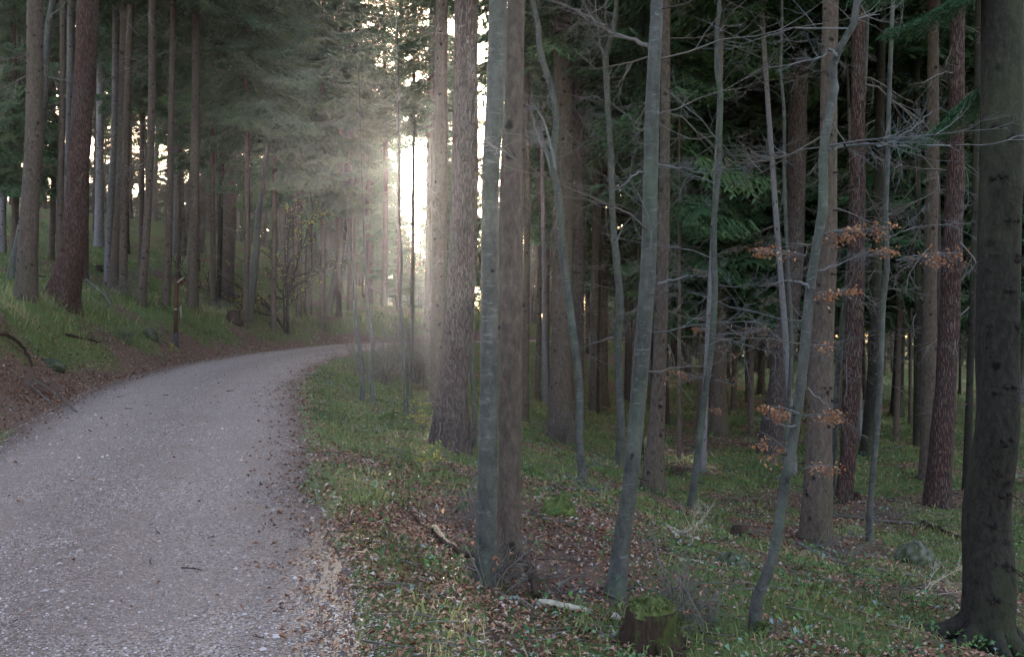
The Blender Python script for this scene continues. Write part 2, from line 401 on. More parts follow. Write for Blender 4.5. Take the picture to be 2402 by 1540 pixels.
# path strip with a ragged edge
s0 = resample(PL[(PL[:, 1] > -6) & (PL[:, 0] < 60)], .1)
T = np.gradient(s0, axis=0); T /= np.linalg.norm(T, axis=1)[:, None]; Nn = np.stack([-T[:, 1], T[:, 0]], 1)
u = np.linspace(-1, 1, 49); hw = halfw(s0[:, 1])
arc = np.arange(len(s0))*.1
eL = hw+.16*fbm(arc*.9, arc*0, 4, 7)+.10*fbm(arc*5, arc*0, 2, 8); eR = hw+.22*fbm(arc*.8, arc*0+9, 4, 9)+.12*fbm(arc*4, arc*0+3, 2, 10)
off = np.where(u[None, :] > 0, u[None, :]*eL[:, None], u[None, :]*eR[:, None])
PX = s0[:, 0][:, None]+Nn[:, 0][:, None]*off; PY = s0[:, 1][:, None]+Nn[:, 1][:, None]*off
PZ = zpath(s0[:, 1])[:, None]+0*off-.03*np.abs(u[None, :])**2+.012*fbm(PX*1.3, PY*1.3, 3, 15)-.09*sstep(.93, 1.0, np.abs(u))[None, :]+.012
PZ += .02*np.exp(-((u[None, :])/.18)**2)
i = np.arange(len(s0)-1)[:, None]*49+np.arange(48)[None, :]
mb = MB(); mb.add(np.stack([PX, PY, PZ], -1), np.stack([i, i+1, i+50, i+49], -1), None, np.broadcast_to(np.abs(u)[None, :], PX.shape).ravel())
tag(mb.build('path', M['path'], smooth=True), kind='structure')
def surf(x, y):
    s, yn = path_sd(x, y); hw = halfw(yn)
    z = Hraw(x, y); a = np.abs(s)/hw
    zp = zpath(yn)-.03*a**2+.012*fbm(np.asarray(x)*1.3, np.asarray(y)*1.3, 3, 15)+.012+.02*np.exp(-(a/.18)**2)
    return np.where(a < .95, zp, z)

# ------------------------------------------------------------------ ground scatter
def wedge(n, d0, d1, r, xl=-.56, xr=.56, p=1.0):
    """random spots in the view wedge (and a bit beyond), density falling with distance like d**-p"""
    u_ = r.random(n)
    e = 2-p
    d = (d0**e+u_*(d1**e-d0**e))**(1/e) if abs(e) > 1e-6 else d0*(d1/d0)**u_
    return (xl+(xr-xl)*r.random(n))*d, d
def leaf_scatter(mb, x, y, z, size, tilt, c, r, slim=.55):
    n = len(x); a = r.random(n)*2*math.pi
    ti = (r.random(n)-.5)*2*tilt; t2 = (r.random(n)-.5)*2*tilt
    ux = np.stack([np.cos(a), np.sin(a), np.sin(ti)], 1)*size[:, None]
    uy = np.stack([-np.sin(a), np.cos(a), np.sin(t2)], 1)*(size*slim)[:, None]
    p = np.stack([x, y, z], 1)
    cup = size*(.15+.35*r.random(n)); cu = np.stack([0*cup, 0*cup, cup], 1)
    V = np.stack([p-ux*.5, p-uy*.5+ux*.05+cu, p+ux*.5+cu*.3, p+uy*.5-ux*.05+cu], 1)
    q = np.arange(n)[:, None]*4
    mb.add(V, None, np.concatenate([np.concatenate([q, q+1, q+2], 1), np.concatenate([q, q+2, q+3], 1)]), np.repeat(c, 4))
def blade_scatter(mb, x, y, z, h, wd, lean, c, r):
    n = len(x); a = r.random(n)*2*math.pi; b = r.random(n)*2*math.pi
    ln = lean*h*(.3+r.random(n))
    p = np.stack([x, y, z], 1); wv = np.stack([np.cos(a), np.sin(a), 0*a], 1)*wd[:, None]*.5
    lv = np.stack([np.cos(b), np.sin(b), 0*b], 1)*ln[:, None]
    mid = p+lv*.35+np.stack([0*h, 0*h, h*.6], 1); top = p+lv+np.stack([0*h, 0*h, h*(1-.35*lean)], 1)
    V = np.stack([p-wv, p+wv, mid+wv*.8, mid-wv*.8, top], 1)
    q = np.arange(n)[:, None]*5
    mb.add(V, np.concatenate([q, q+1, q+2, q+3], 1), np.concatenate([q+3, q+2, q+4], 1), np.repeat(c, 5))

r = np.random.default_rng(5)
# leaf litter
mb = MB()
x, y = wedge(330000, 3.6, 42, r, p=1.25)
s, yn = path_sd(x, y); hw = halfw(yn); up = s-hw; dn = -s-hw
g = green_mask(x, y)
litn = fbm(x*.8, y*.8, 3, 200)
keep = ((dn > -.05) & (r.random(len(x)) < (1.05-.75*g)*np.clip(.75+1.1*litn, .2, 1.3)))
keep |= ((up > 0) & (up < 1.8) & (y > 15) & (r.random(len(x)) < (.55+.6*litn)*sstep(2.2, .6, up)))
keep |= ((up > 1) & (r.random(len(x)) < .35*(1-g)+.06)) | ((up > 0) & (up < 1.5) & (r.random(len(x)) < .22))
keep |= ((dn <= 0) & (dn > -.9) & (r.random(len(x)) < .34*(1+dn/.9)**1.6)) | ((up <= 0) & (up > -.6) & (r.random(len(x)) < .2*(1+up/.6)**1.5)) | ((np.abs(s) < hw) & (r.random(len(x)) < .004))
x, y = x[keep], y[keep]
size = (.017+.03*r.random(len(x))**1.3)*(1+.022*y); z = surf(x, y)+.006+.012*r.random(len(x))
leaf_scatter(mb, x, y, z, size, .55, np.clip(.08+r.random(len(x))**1.0+.15*fbm(x*.9, y*.9, 2, 210), 0, 1), r)
tag(mb.build('leaf_litter', M['litter']), 'brown fallen leaves strewn over the forest floor and path edges', 'fallen leaves', kind='stuff')
# grass
mb = MB()
x, y = wedge(330000, 3.6, 55, r, p=1.0)
s, yn = path_sd(x, y); hw = halfw(yn); up = s-hw; dn = -s-hw
g = green_mask(x, y); cl = fbm(x*2.3, y*2.3, 3, 300)
pr = np.where(s > 0, np.clip(g*1.1-.2, 0, 1), np.clip(g*1.25-.3, 0, 1))*np.clip(.55+cl*1.6, 0, 1)
keep = (r.random(len(x)) < pr) & ((up > .25) | (dn > .08))
x, y, g, cl, up = x[keep], y[keep], g[keep], cl[keep], up[keep]
hgt = (.045+.11*r.random(len(x))**1.5)*(1+1.3*sstep(.8, 1.8, up)*sstep(5, 2.5, up))*(1+.008*y)
col = np.clip(.42+.5*fbm(x*.7, y*.7, 2, 310)+.5*(r.random(len(x))-.5), 0, 1)
blade_scatter(mb, x, y, Hraw(x, y)-.01, hgt, (.004+.004*r.random(len(x)))*(1+.07*y), .9, col, r)
tag(mb.build('grass', M['grass']), 'short green grass growing on the bank and forest floor', 'grass', kind='stuff')
# broad leaved herbs and brambles
mb = MB()
xc, yc = wedge(1700, 3.8, 30, r, p=1.0)
s, yn = path_sd(xc, yc); hw = halfw(yn); up = s-hw; dn = -s-hw
keep = (dn > .15) | (up > .9); xc, yc, dn = xc[keep], yc[keep], dn[keep]
for a, b in zip(xc, yc):
    n = r.integers(4, 14); rad = .05+.13*r.random()
    x = a+r.normal(0, rad, n); y = b+r.normal(0, rad, n)
    hh = Hraw(x, y)+.03+.13*r.random(n)
    kind = r.random()
    leaf_scatter(mb, x, y, hh, .016+.022*r.random(n)+.001*y, .8, np.clip((.97 if kind > .88 else kind*.9)+.1*r.normal(size=n), 0, 1), r, .75)
tag(mb.build('herb_patch', M['herb']), 'low broad leaved herbs and brambles sprouting between the fallen leaves', 'herbs', kind='stuff')
# gravel
mb = MB()
def stones(x, y, z, size, c):
    n = len(x); oct_ = np.array([(1, 0, 0), (0, 1, 0), (-1, 0, 0), (0, -1, 0), (0, 0, .8)], float)
    V = oct_[None]*size[:, None, None]*(.6+.8*r.random((n, 5, 1)))
    a = r.random(n)*6.28; ca, sa = np.cos(a), np.sin(a)
    Vx = V[..., 0]*ca[:, None]-V[..., 1]*sa[:, None]; Vy = V[..., 0]*sa[:, None]+V[..., 1]*ca[:, None]
    V = np.stack([Vx+x[:, None], Vy+y[:, None], V[..., 2]*.7+z[:, None]], -1)
    q = np.arange(n)[:, None]*5
    t = np.concatenate([q+np.array([[a_, b_, 4]]) for a_, b_ in ((0, 1), (1, 2), (2, 3), (3, 0))])
    mb.add(V, None, t, np.repeat(c, 5))
x, y = wedge(150000, 3.6, 30, r, xl=-.6, xr=.1, p=1.3)
s, yn = path_sd(x, y); hw = halfw(yn)
e = np.abs(s)/hw
keep = (e < .98) | ((s < 0) & (-s-hw < .45) & (r.random(len(x)) < .35*(1-(-s-hw)/.45)))
x, y = x[keep], y[keep]
stones(x, y, surf(x, y)-.001, (.0035+.006*r.random(len(x))**2+.012*(r.random(len(x)) < .006))*(1+.03*y), np.clip(r.normal(.42, .24, len(x)), 0, 1))
tag(mb.build('gravel', M['stone']), 'loose pinkish grey gravel covering the path', 'gravel', kind='stuff')
# small twigs lying about
mb = MB()
x, y = wedge(3000, 3.8, 34, r, p=1.2)
s, yn = path_sd(x, y); hw = halfw(yn); dn = -s-hw; up = s-hw
keep = (dn > 0) | (up > .2) | (r.random(len(x)) < .035); x, y, dn = x[keep], y[keep], dn[keep]
for a, b, dd in zip(x, y, dn):
    th = r.random()*6.28; l = (.12+.5*r.random()**2)*(1 if dd > 0 else .35)
    t = np.linspace(-.5, .5, 4); wv = r.normal(0, .04*l, 4)
    xx = a+np.cos(th)*t*l-np.sin(th)*wv; yy = b+np.sin(th)*t*l+np.cos(th)*wv
    zz = surf(xx, yy)+.012+.03*r.random()*(dd > 0)
    tube(mb, np.stack([xx, yy, zz], 1), np.linspace(.005, .002, 4)*(1+.03*b), 4, .75*r.random()**1.5)
tag(mb.build('twig_litter', M['deadtwig']), 'small dead twigs scattered over the ground', 'twigs', kind='stuff')

# ------------------------------------------------------------------ branch and crown templates
def ribbon(base, d, l, w_, roll, side=np.array([0, 0, 1.])):
    """vectorised tapered ribbons: base (n,3), unit dir d (n,3), length l, width w_"""
    n = len(base); up = np.tile(np.array([0, 0, 1.]), (n, 1)); sidev = np.cross(d, up); sidev /= np.linalg.norm(sidev, axis=1)[:, None]+1e-9
    nv = np.cross(sidev, d)
    sv = sidev*np.cos(roll)[:, None]+nv*np.sin(roll)[:, None]
    V = np.stack([base-sv*w_[:, None]*.35, base+sv*w_[:, None]*.35, base+d*(l*.55)[:, None]+sv*w_[:, None]*.5, base+d*(l*.55)[:, None]-sv*w_[:, None]*.5, base+d*l[:, None]], 1)
    return V
def spruce_branch(seed, nside=22, width=.022, sub=6):
    """needled bough of unit length along +X; returns verts, quads, tris, shade and a wood axis"""
    g = np.random.default_rng(seed); mbb = MB()
    def axis_(t): return np.stack([t, .03*np.sin(4*t+seed), -.16*t+.0*t-.22*t*t*(1-t)*1.5+.10*t**3], -1)
    B = []; D = []; Ls = []; 
    ts = np.sort(.12+.86*g.random(nside*2))
    for k, t in enumerate(ts):
        sgn = 1 if k % 2 else -1
        p = axis_(np.array(t)); l = (.38*(1-t)**.8+.07)*(.7+.5*g.random())
        ang = R(48+18*g.random()); d = np.array([math.cos(ang), sgn*math.sin(ang), -.18-.3*g.random()]); d /= np.linalg.norm(d)
        B.append(p); D.append(d); Ls.append(l)
        m = max(2, int(sub*l/.25))
        for q in range(m):
            f = (q+.5+.5*g.random())/m; pp = p+d*l*f; s2 = 1 if q % 2 else -1
            a2 = R(40+20*g.random()); dx = d*math.cos(a2)+np.cross(d, [0, 0, 1])*s2*math.sin(a2)+np.array([0, 0, -.25*g.random()-.05]); dx /= np.linalg.norm(dx)
            B.append(pp); D.append(dx); Ls.append((.05+.10*g.random())*(1-.4*f))
    B = np.array(B); D = np.array(D); Ls = np.array(Ls)
    V = ribbon(B, D, Ls, width*(.7+.7*g.random(len(B))), g.random(len(B))*1.6-.8)
    q = np.arange(len(B))[:, None]*5
    c = np.clip(g.normal(.45, .22, len(B)), 0, 1)
    mbb.add(V, np.concatenate([q, q+1, q+2, q+3], 1), np.concatenate([q+3, q+2, q+4], 1), np.repeat(c, 5), 0)
    ax = axis_(np.linspace(0, .95, 5)); tube(mbb, ax, np.linspace(.010, .003, 5), 3, .2, 1, cap=False)
    return mbb
def bare_branch(seed, n=7, thick=.011, up=.0, lv=2):
    """leafless branch of unit length along +X"""
    g = np.random.default_rng(seed); mbb = MB()
    def grow(p, d, l, rd, lev):
        k = 6 if lev == 0 else 4; P = [p]; dd = d.copy()
        for _ in range(k-1):
            dd = dd+g.normal(0, .16, 3)+np.array([0, 0, (up if lev else -.03)]); dd /= np.linalg.norm(dd); P.append(P[-1]+dd*l/(k-1))
        P = np.array(P); tube(mbb, P, np.linspace(rd, rd*.25, k), 4 if lev == 0 else 3, .4+.4*g.random(), 0, cap=False)
        if lev < lv:
            m = n if lev == 0 else 4
            for _ in range(m):
                f = .2+.78*g.random(); i_ = min(int(f*(k-1)), k-2); q = P[i_]+(P[i_+1]-P[i_])*(f*(k-1)-i_)
                ax = P[i_+1]-P[i_]; ax /= np.linalg.norm(ax)
                sd_ = np.cross(ax, g.normal(0, 1, 3)*np.array([.3, .3, 1])); sd_ /= np.linalg.norm(sd_)+1e-9
                a = R(35+25*g.random()); grow(q, ax*math.cos(a)+sd_*math.sin(a), l*(.55-.3*f)*(.6+.7*g.random()), rd*.5, lev+1)
    grow(np.zeros(3), np.array([1., 0, 0]), 1., thick, 0)
    return mbb
SB = [spruce_branch(s).arrays() for s in (1, 2, 3)]
SBd = [spruce_branch(s, 30, .019, 9).arrays() for s in (4, 5, 6)]
SBn = [spruce_branch(s, 50, .0075, 15).arrays() for s in (11, 12)]
SBf = [spruce_branch(s, 12, .05, 4).arrays() for s in (7, 8)]
nq = {}
def place(mb, tpl, mats_of, p, az, pitch, L_, roll=0, cadd=0.):
    v, q, t, c = tpl
    v = v*L_
    cr, sr_ = math.cos(roll), math.sin(roll); v = np.stack([v[:, 0], v[:, 1]*cr-v[:, 2]*sr_, v[:, 1]*sr_+v[:, 2]*cr], 1)
    cp, sp = math.cos(pitch), math.sin(pitch); v = np.stack([v[:, 0]*cp-v[:, 2]*sp, v[:, 1], v[:, 0]*sp+v[:, 2]*cp], 1)
    ca, sa = math.cos(az), math.sin(az); v = np.stack([v[:, 0]*ca-v[:, 1]*sa, v[:, 0]*sa+v[:, 1]*ca, v[:, 2]], 1)
    mb.add(v+np.asarray(p), q, t, np.clip(c+cadd, 0, 1), mats_of)
def crown_mesh(name, seed, z0, z1, rmax, tpls, mat, gap=.38, per=5, skew=.35, trunk_r=.1):
    g = np.random.default_rng(seed); mb = MB(); z = z0
    while z < z1:
        f = (z-z0)/(z1-z0)
        rad = rmax*((1-f)**.75*.93+.07)*(.62+.38*min(1, f/.12+.3))
        for k in range(per):
            if g.random() < .12: continue
            az = g.random()*6.283; l = rad*(.7+.5*g.random()); zz = z+g.random()*gap
            place(mb, tpls[g.integers(len(tpls))], 0, (0, 0, zz), az, R(-14+34*f+8*g.normal()), l, g.normal()*.25, .12*g.normal())
        z += gap*(.8+.4*g.random())
    return mb.mesh(name, [mat])
BB = [bare_branch(s).arrays() for s in (21, 22, 23, 24)]
BU = [bare_branch(s, 8, .014, .10).arrays() for s in (31, 32, 33)]
def twig_mesh(name, seed, z0, z1, lmax, per=3, gap=.33):
    g = np.random.default_rng(seed); mb = MB(); z = z0
    while z < z1:
        for k in range(per):
            if g.random() < .25: continue
            place(mb, BB[g.integers(4)], 0, (0, 0, z+g.random()*gap), g.random()*6.283, R(-8+14*g.normal()), lmax*(.25+.8*g.random()), g.normal()*.5, .1*g.normal())
        z += gap
    return mb.mesh(name, [M['deadtwig']])
CR = {
 'high': [crown_mesh('high_crown', 40+k, 9.5, 23, 2.5, SB, M['needles'], .5, 4) for k in range(3)],
 'mid': [crown_mesh('mid_crown', 50+k, 5.5, 20, 2.4, SB, M['needles'], .5, 4) for k in range(3)],
 'low': [crown_mesh('low_crown', 60+k, 1.6, 13, 2.3, SBd, M['needles'], .30, 6) for k in range(3)],
 'full': [crown_mesh('full_crown', 70+k, 2.6, 17, 2.9, SBd, M['needles'], .33, 6) for k in range(2)],
 'lit': [crown_mesh('lit_crown', 75+k, 3.0, 16, 2.7, SBd, M['needles_light'], .42, 4) for k in range(2)],
 'far': [crown_mesh('far_crown', 80+k, 3.5, 20, 3.0, SBf, M['needles'], .5, 5) for k in range(3)],
}
TW = {'high': [twig_mesh('dead_twig', 90+k, 1.5, 9.0, 1.7) for k in range(3)], 'mid': [twig_mesh('dead_twig', 95+k, 1.2, 5, 1.8) for k in range(3)],
      'low': None, 'full': None, 'lit': None, 'far': None}

def trunk_mb(P, rad, n, seed, flare=.6, lobes=5, rough=.03, knots=0, step=.16):
    """P local spine from base up, rad radii at the same points"""
    A = resample(np.concatenate([P, np.asarray(rad)[:, None]], 1), step)
    sp, rr = A[:, :3], A[:, 3]
    h = sp[:, 2]-sp[0, 2]
    g = np.random.default_rng(seed); ph = g.random()*6.28; ph2 = g.random()*6.28
    hh = np.clip(h, 0, None)
    def rf(th, k):
        k = k.astype(int); z = hh[k]
        lob = .55+.45*np.cos(lobes*th+ph)+.25*np.cos(3*th+ph2)
        return 1+flare*(1.25*np.exp(-z/(.12+rr[0]*.7))+.22*np.exp(-z/(.5+rr[0]*3)))*lob+rough*(2*vnoise(np.cos(th)*1.8+seed, z*2.2+np.sin(th)*1.8, 3)-1)*1.6+rough*(vnoise(th*2.5+seed, z*7, 4)-.5)
    mb = MB(); tube(mb, sp, rr, n, .5, 0, rfun=rf)
    for _ in range(knots):
        z = .5+g.random()*min(9.0, h[-1]*.8); i_ = np.searchsorted(h, z); i_ = min(i_, len(sp)-1)
        a = g.random()*6.283; c_ = sp[i_]; r_ = rr[i_]; o = np.array([math.cos(a), math.sin(a), 0])
        l = .015+.03*g.random() if g.random() < .75 else .06+.15*g.random()
        k0 = (.008+.014*g.random())*min(1, .25+r_*4.5)
        tube(mb, np.array([c_+o*r_*.85, c_+o*(r_+.004), c_+o*(r_+l)+np.array([0, 0, -.2*l])]), [k0*1.7, k0*1.2, k0*.45], 6, g.random()*.6, 1)
    return mb
TREES = []
seedc = [1000]
def extend(P, rad, top, base):
    """carry the spine on above the last picture point to the tree top"""
    P = list(P); rad = list(rad); d = P[-1]-P[-3 if len(P) > 2 else 0]; d = d/np.linalg.norm(d)
    d[:2] *= .5; zt = P[-1][2]; n = 6; r0 = rad[-1]
    if top <= zt+1: top = zt+3
    for k in range(1, n+1):
        f = k/n; P.append(P[-1]+d/d[2]*(top-zt)/n*np.array([1, 1, 1])); rad.append(max(.012, r0*(1-f*.93)))
    return np.array(P), np.array(rad)
def make_tree(name, mat, pts, label, cat, d=None, top=21, crown='high', twigs=True, flare=.6, lobes=5, knots=0, n=14, rough=.03, group=None, rot=0, cscale=1., stop=False):
    """pts: (x, Y, width) from the top of the picture down to the foot"""
    seedc[0] += 1; sd_ = seedc[0]; g = np.random.default_rng(sd_)
    if d is None: b = ground_at(pts[-1][0], pts[-1][1]); d = b[1]
    else:
        X_ = (pts[-1][0]-1200.5)/F*d; b = np.array([X_, d, H(X_, d)])
    P = [px(x_, Y_, d) for x_, Y_, w_ in pts]; rad = [w_/F*d/2 for x_, Y_, w_ in pts]
    P[-1] = b.copy()
    if len(P) > 1 and P[-2][2] < b[2]+.1: P.pop(-2); rad.pop(-2)
    P = P[::-1]; rad = rad[::-1]
    flex = g.normal(0, .03, len(P)); 
    for k in range(1, len(P)): P[k] = P[k]+np.array([0, flex[k]*min(1, k), 0])
    P = [b-np.array([0, 0, .45])]+P; rad = [rad[0]]+rad
    P = np.array(P); rad = np.array(rad)
    if not stop: P, rad = extend(P, rad, top+b[2], b)
    root = thing(name, b, label, cat, group)
    S = smooth_line(np.concatenate([P-b, rad[:, None]], 1), 5)
    trunk_mb(S[:, :3], S[:, 3], n, sd_, flare, lobes, rough, knots).build('trunk', [mat, M['knot']], root, smooth=True)
    topx = P[-1]-b
    cx = P[min(len(P)-1, 4+len(P)-7)]-b if not stop else P[-1]-b
    if crown and not stop:
        me = CR[crown][g.integers(len(CR[crown]))]
        o = link('crown', me, root, (cx[0], cx[1], 0)); o.rotation_euler = (0, 0, g.random()*6.28); s_z = (top)/23 if crown == 'high' else 1
        o.scale = (cscale, cscale, 1)
    if twigs and crown in ('high', 'mid'):
        # dead lower branches follow the leaning stem
        gap = .42; mbt = MB(); z = 1.3
        zs = S[:, 2]
        while z < 8.5:
            for k in range(2):
                if g.random() < .3: continue
                zz = z+g.random()*gap; c_ = np.array([np.interp(zz, zs, S[:, 0]), np.interp(zz, zs, S[:, 1]), zz])
                place(mbt, BB[g.integers(4)], 0, c_, g.random()*6.283, R(-8+14*g.normal()), (.3+1.2*g.random()**1.5)*(.6+.5*min(1, z/5)), g.normal()*.5, .15*g.normal())
            z += gap
        tag(mbt.build('dead_twig', [M['deadtwig']], root), kind='stuff')
    root['d'] = 0.0; del root['d']
    TREES.append((root, b, S))
    return root, b, S
def limb(root, b, pts, d, r0, mat='greytwig', name='branch', twig=4, seed=1, ddepth=0.):
    """a branch drawn through picture points (x, Y) at about the depth d"""
    g = np.random.default_rng(seed+7000)
    P = np.array([px(x_, Y_, d+ddepth*k/len(pts)) for k, (x_, Y_) in enumerate(pts)])-b
    P = smooth_line(P, 4); P += g.normal(0, .006, P.shape); mb = MB(); tube(mb, P, np.linspace(r0*.62, r0*.12, len(P)), 6, .6); twig = int(twig*2.2)
    Lw = np.linalg.norm(P[-1]-P[0])
    for _ in range(twig):
        k = g.integers(len(P)//4, len(P)-1); dirv = P[k+1]-P[k]; az = math.atan2(dirv[1], dirv[0])+g.normal()*.7
        place(mb, BU[g.integers(3)], 0, P[k], az, R(10+25*g.normal()), Lw*(.15+.3*g.random()), g.normal(), -.1)
    return mb.build(name, [M[mat]], root)
def spray(root, b, x0, Y0, x1, Y1, d, n=90, mat='dryleaf', seed=0, thick=.16):
    """a flat spray of twigs carrying leaves between two picture points"""
    g = np.random.default_rng(seed+900); a = px(x0, Y0, d)-b; e = px(x1, Y1, d)-b; mb = MB(); Lw = np.linalg.norm(e-a)
    az = math.atan2((e-a)[1], (e-a)[0])
    tube(mb, np.linspace(a, e, 5)+np.array([0, 0, .02])*np.sin(np.linspace(0, 3, 5))[:, None], np.linspace(.006, .002, 5), 4, .5, 1)
    tips = []
    for k in range(7):
        f = k/7; place(mb, BU[g.integers(3)], 1, a+(e-a)*f*.85, az+g.normal()*.55, R(3*g.normal()), Lw*(.8-.45*f), g.normal()*.15, 0)
        v_ = mb.v[-1].copy(); c0 = a+(e-a)*f*.85; v_[:, 2] = c0[2]+(v_[:, 2]-c0[2])*.5; mb.v[-1] = v_; tips.append(v_[np.linalg.norm(v_-c0, axis=1) > .08*Lw])
    tips = np.concatenate(tips); p = tips[g.integers(len(tips), size=n)]+g.normal(0, .016, (n, 3))
    leaf_scatter(mb, p[:, 0], p[:, 1], p[:, 2]-.01, .016+.018*g.random(n), 1.1, g.random(n), g, .6)
    return mb.build('leaf_spray', [M[mat], M['greytwig']], root)

# ------------------------------------------------------------------ the trees one can tell apart, left to right
SP, PI_, LA, BE, BD, FI, SG = M['spruce'], M['pine'], M['larch'], M['beech'], M['beech_dark'], M['fir'], M['spruce_grey']
def spruce(pts, label, **k): return make_tree('spruce_tree', k.pop('mat', SP), pts, label, 'spruce tree', **k)
def pine(pts, label, **k): return make_tree('pine_tree', k.pop('mat', PI_), pts, label, 'pine tree', rough=.05, **k)
def beech(pts, label, **k):
    k.setdefault('knots', 8)
    return make_tree('beech_tree', k.pop('mat', BE), pts, label, 'beech tree', crown=None, twigs=False, flare=k.pop('flare', .3), lobes=4, rough=.02, **k)

spruce([(8, 0, 17), (6, 250, 17), (4, 500, 19), (2, 560, 22)], 'pale bluish conifer trunk cut by the left edge of the picture', d=34, mat=SG)
t = spruce([(82, 0, 36), (78, 300, 38), (70, 520, 42), (62, 700, 50)], 'grey brown knotty spruce trunk, the one left of the big red pine', knots=60, n=18)
bt = beech([(122, 0, 15), (112, 60, 16), (104, 200, 17), (95, 320, 19), (78, 430, 20), (50, 540, 20), (27, 655, 22)], 'smooth grey beech leaning behind the knotty spruce at far left', n=10)
limb(*bt[:2], [(108, 178), (135, 186), (166, 190), (190, 186), (206, 178)], bt[1][1], .035, twig=3, seed=1)
limb(*bt[:2], [(112, 60), (122, 35), (140, 22), (152, 8), (160, -20)], bt[1][1], .05, twig=5, seed=2)
t = pine([(205, 0, 46), (192, 250, 46), (181, 420, 48), (172, 560, 54), (158, 640, 62), (143, 708, 72)], 'big reddish pine with furrowed bark and flared foot above the bank', n=26, flare=.5, twigs=False)
spruce([(203, 0, 15), (200, 400, 17), (196, 655, 20)], 'dark slim spruce half hidden right behind the big red pine')
spruce([(165, 0, 17), (163, 250, 17), (160, 480, 18), (158, 600, 20)], 'pale trunk just left of the big red pine, farther up the slope', d=33, mat=SG)
spruce([(146, 0, 13), (146, 250, 14), (142, 480, 15), (140, 575, 17)], 'thin dark trunk between the knotty spruce and the red pine', d=30)
spruce([(236, 0, 18), (235, 300, 18), (232, 580, 22)], 'pale grey trunk standing right of the red pine farther up the slope', mat=SG)
spruce([(272, 0, 15), (268, 300, 16), (258, 480, 17), (252, 600, 18)], 'pale leaning trunk behind the dark pair of spruces', d=35, mat=SG)
spruce([(296, 0, 24), (290, 260, 25), (280, 480, 24), (266, 678, 26)], 'dark spruce, left of the close pair on the slope', knots=20)
spruce([(306, 0, 16), (298, 300, 17), (290, 520, 18), (288, 686, 20)], 'dark thin spruce, right of the close pair on the slope')
spruce([(359, 0, 16), (354, 250, 17), (346, 500, 17), (331, 718, 21)], 'slim brown spruce between the close pair and the marker post', knots=15)
spruce([(405, 0, 13), (402, 260, 14), (398, 500, 16), (389, 723, 19)], 'slim spruce directly left of the marker post', knots=10)
spruce([(414, 0, 11), (413, 300, 12), (408, 600, 14)], 'pale thin trunk seen behind the marker post spruce', mat=SG)
spruce([(458, 0, 18), (459, 250, 19), (456, 500, 22), (450, 728, 27)], 'dark brown spruce directly right of the marker post', knots=20)
pine([(536, 0, 26), (537, 300, 28), (537, 500, 31), (528, 708, 38)], 'pale lilac grey pine trunk standing alone on the mid slope', mat=LA, n=16)
beech([(625, 330, 7), (618, 420, 9), (606, 512, 14), (598, 620, 19), (580, 750, 24)], 'dark mossy leaning tree beside a stump at the path bank', mat=BD, n=10, top=5)
spruce([(664, 300, 12), (664, 500, 13), (664, 665, 15)], 'thin dark spruce, left one on the slope above the bend')
spruce([(682, 300, 15), (681, 500, 17), (680, 697, 21)], 'dark spruce on the slope just above the bend')
spruce([(726, 200, 14), (724, 560, 15), (722, 738, 17)], 'straight spruce at the foot of the slope by the bend')
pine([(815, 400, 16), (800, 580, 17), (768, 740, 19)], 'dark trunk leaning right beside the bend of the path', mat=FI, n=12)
spruce([(797, 300, 13), (796, 540, 14), (794, 700, 15)], 'grey trunk right behind the leaning dark trunk at the bend', d=44)
spruce([(1036, 0, 29), (1034, 350, 30), (1029, 600, 31), (1026, 800, 33), (1024, 900, 35)], 'grey spruce partly hidden behind the left side of the thick furrowed pine', d=22, knots=20)
pine([(1092, 0, 54), (1092, 300, 60), (1088, 520, 65), (1074, 780, 66), (1060, 930, 72), (1056, 1040, 84)], 'thick furrowed pine trunk right of the sun with flared foot', n=30, mat=LA, twigs=False, flare=.8)
TB = beech([(1169, -40, 42), (1166, 100, 43), (1160, 260, 42), (1150, 420, 41), (1149, 600, 41), (1147, 800, 41), (1144, 1050, 44), (1140, 1250, 48), (1138, 1372, 52)], 'smooth grey green beech with pale scars in front of the brown spruce in the middle', n=24, flare=.3)
spruce([(1211, -40, 40), (1206, 200, 44), (1200, 400, 55), (1197, 600, 57), (1196, 1000, 54), (1193, 1250, 53), (1191, 1350, 58)], 'brown spruce standing close behind the pale scarred beech', knots=26, n=24, flare=.3, twigs=False)
spruce([(1236, 0, 12), (1236, 400, 14), (1234, 700, 16), (1230, 905, 20)], 'thin purple grey trunk right behind the middle pair', d=27)
spruce([(1286, 300, 9), (1284, 600, 10), (1282, 850, 12)], 'very thin pale trunk left of the wide brown spruce', d=38)
b1 = beech([(1243, -20, 12), (1262, 60, 14), (1268, 130, 15), (1296, 216, 15), (1304, 290, 15), (1296, 382, 17), (1310, 465, 18), (1315, 550, 18), (1326, 645, 18), (1343, 778, 19), (1359, 911, 19), (1358, 1024, 19), (1364, 1090, 19), (1368, 1128, 24)], 'sinuous pale beech crossing in front of the wide brown spruce', n=12, top=9)
limb(*b1[:2], [(1300, 430), (1284, 372), (1262, 322), (1250, 280), (1243, 250), (1236, 240)], b1[1][1], .045, twig=6, seed=5)
limb(*b1[:2], [(1304, 400), (1292, 340), (1278, 290), (1262, 262), (1245, 240)], b1[1][1]-.2, .04, twig=6, seed=6)
limb(*b1[:2], [(1296, 382), (1280, 345), (1262, 325), (1245, 312), (1232, 308)], b1[1][1]+.2, .03, twig=3, seed=7)
spruce([(1318, 0, 42), (1322, 300, 45), (1321, 520, 47), (1317, 800, 50), (1313, 950, 56), (1312, 1028, 62)], 'wide brown spruce with dark knots behind the sinuous beech', knots=55, n=20, flare=.45)
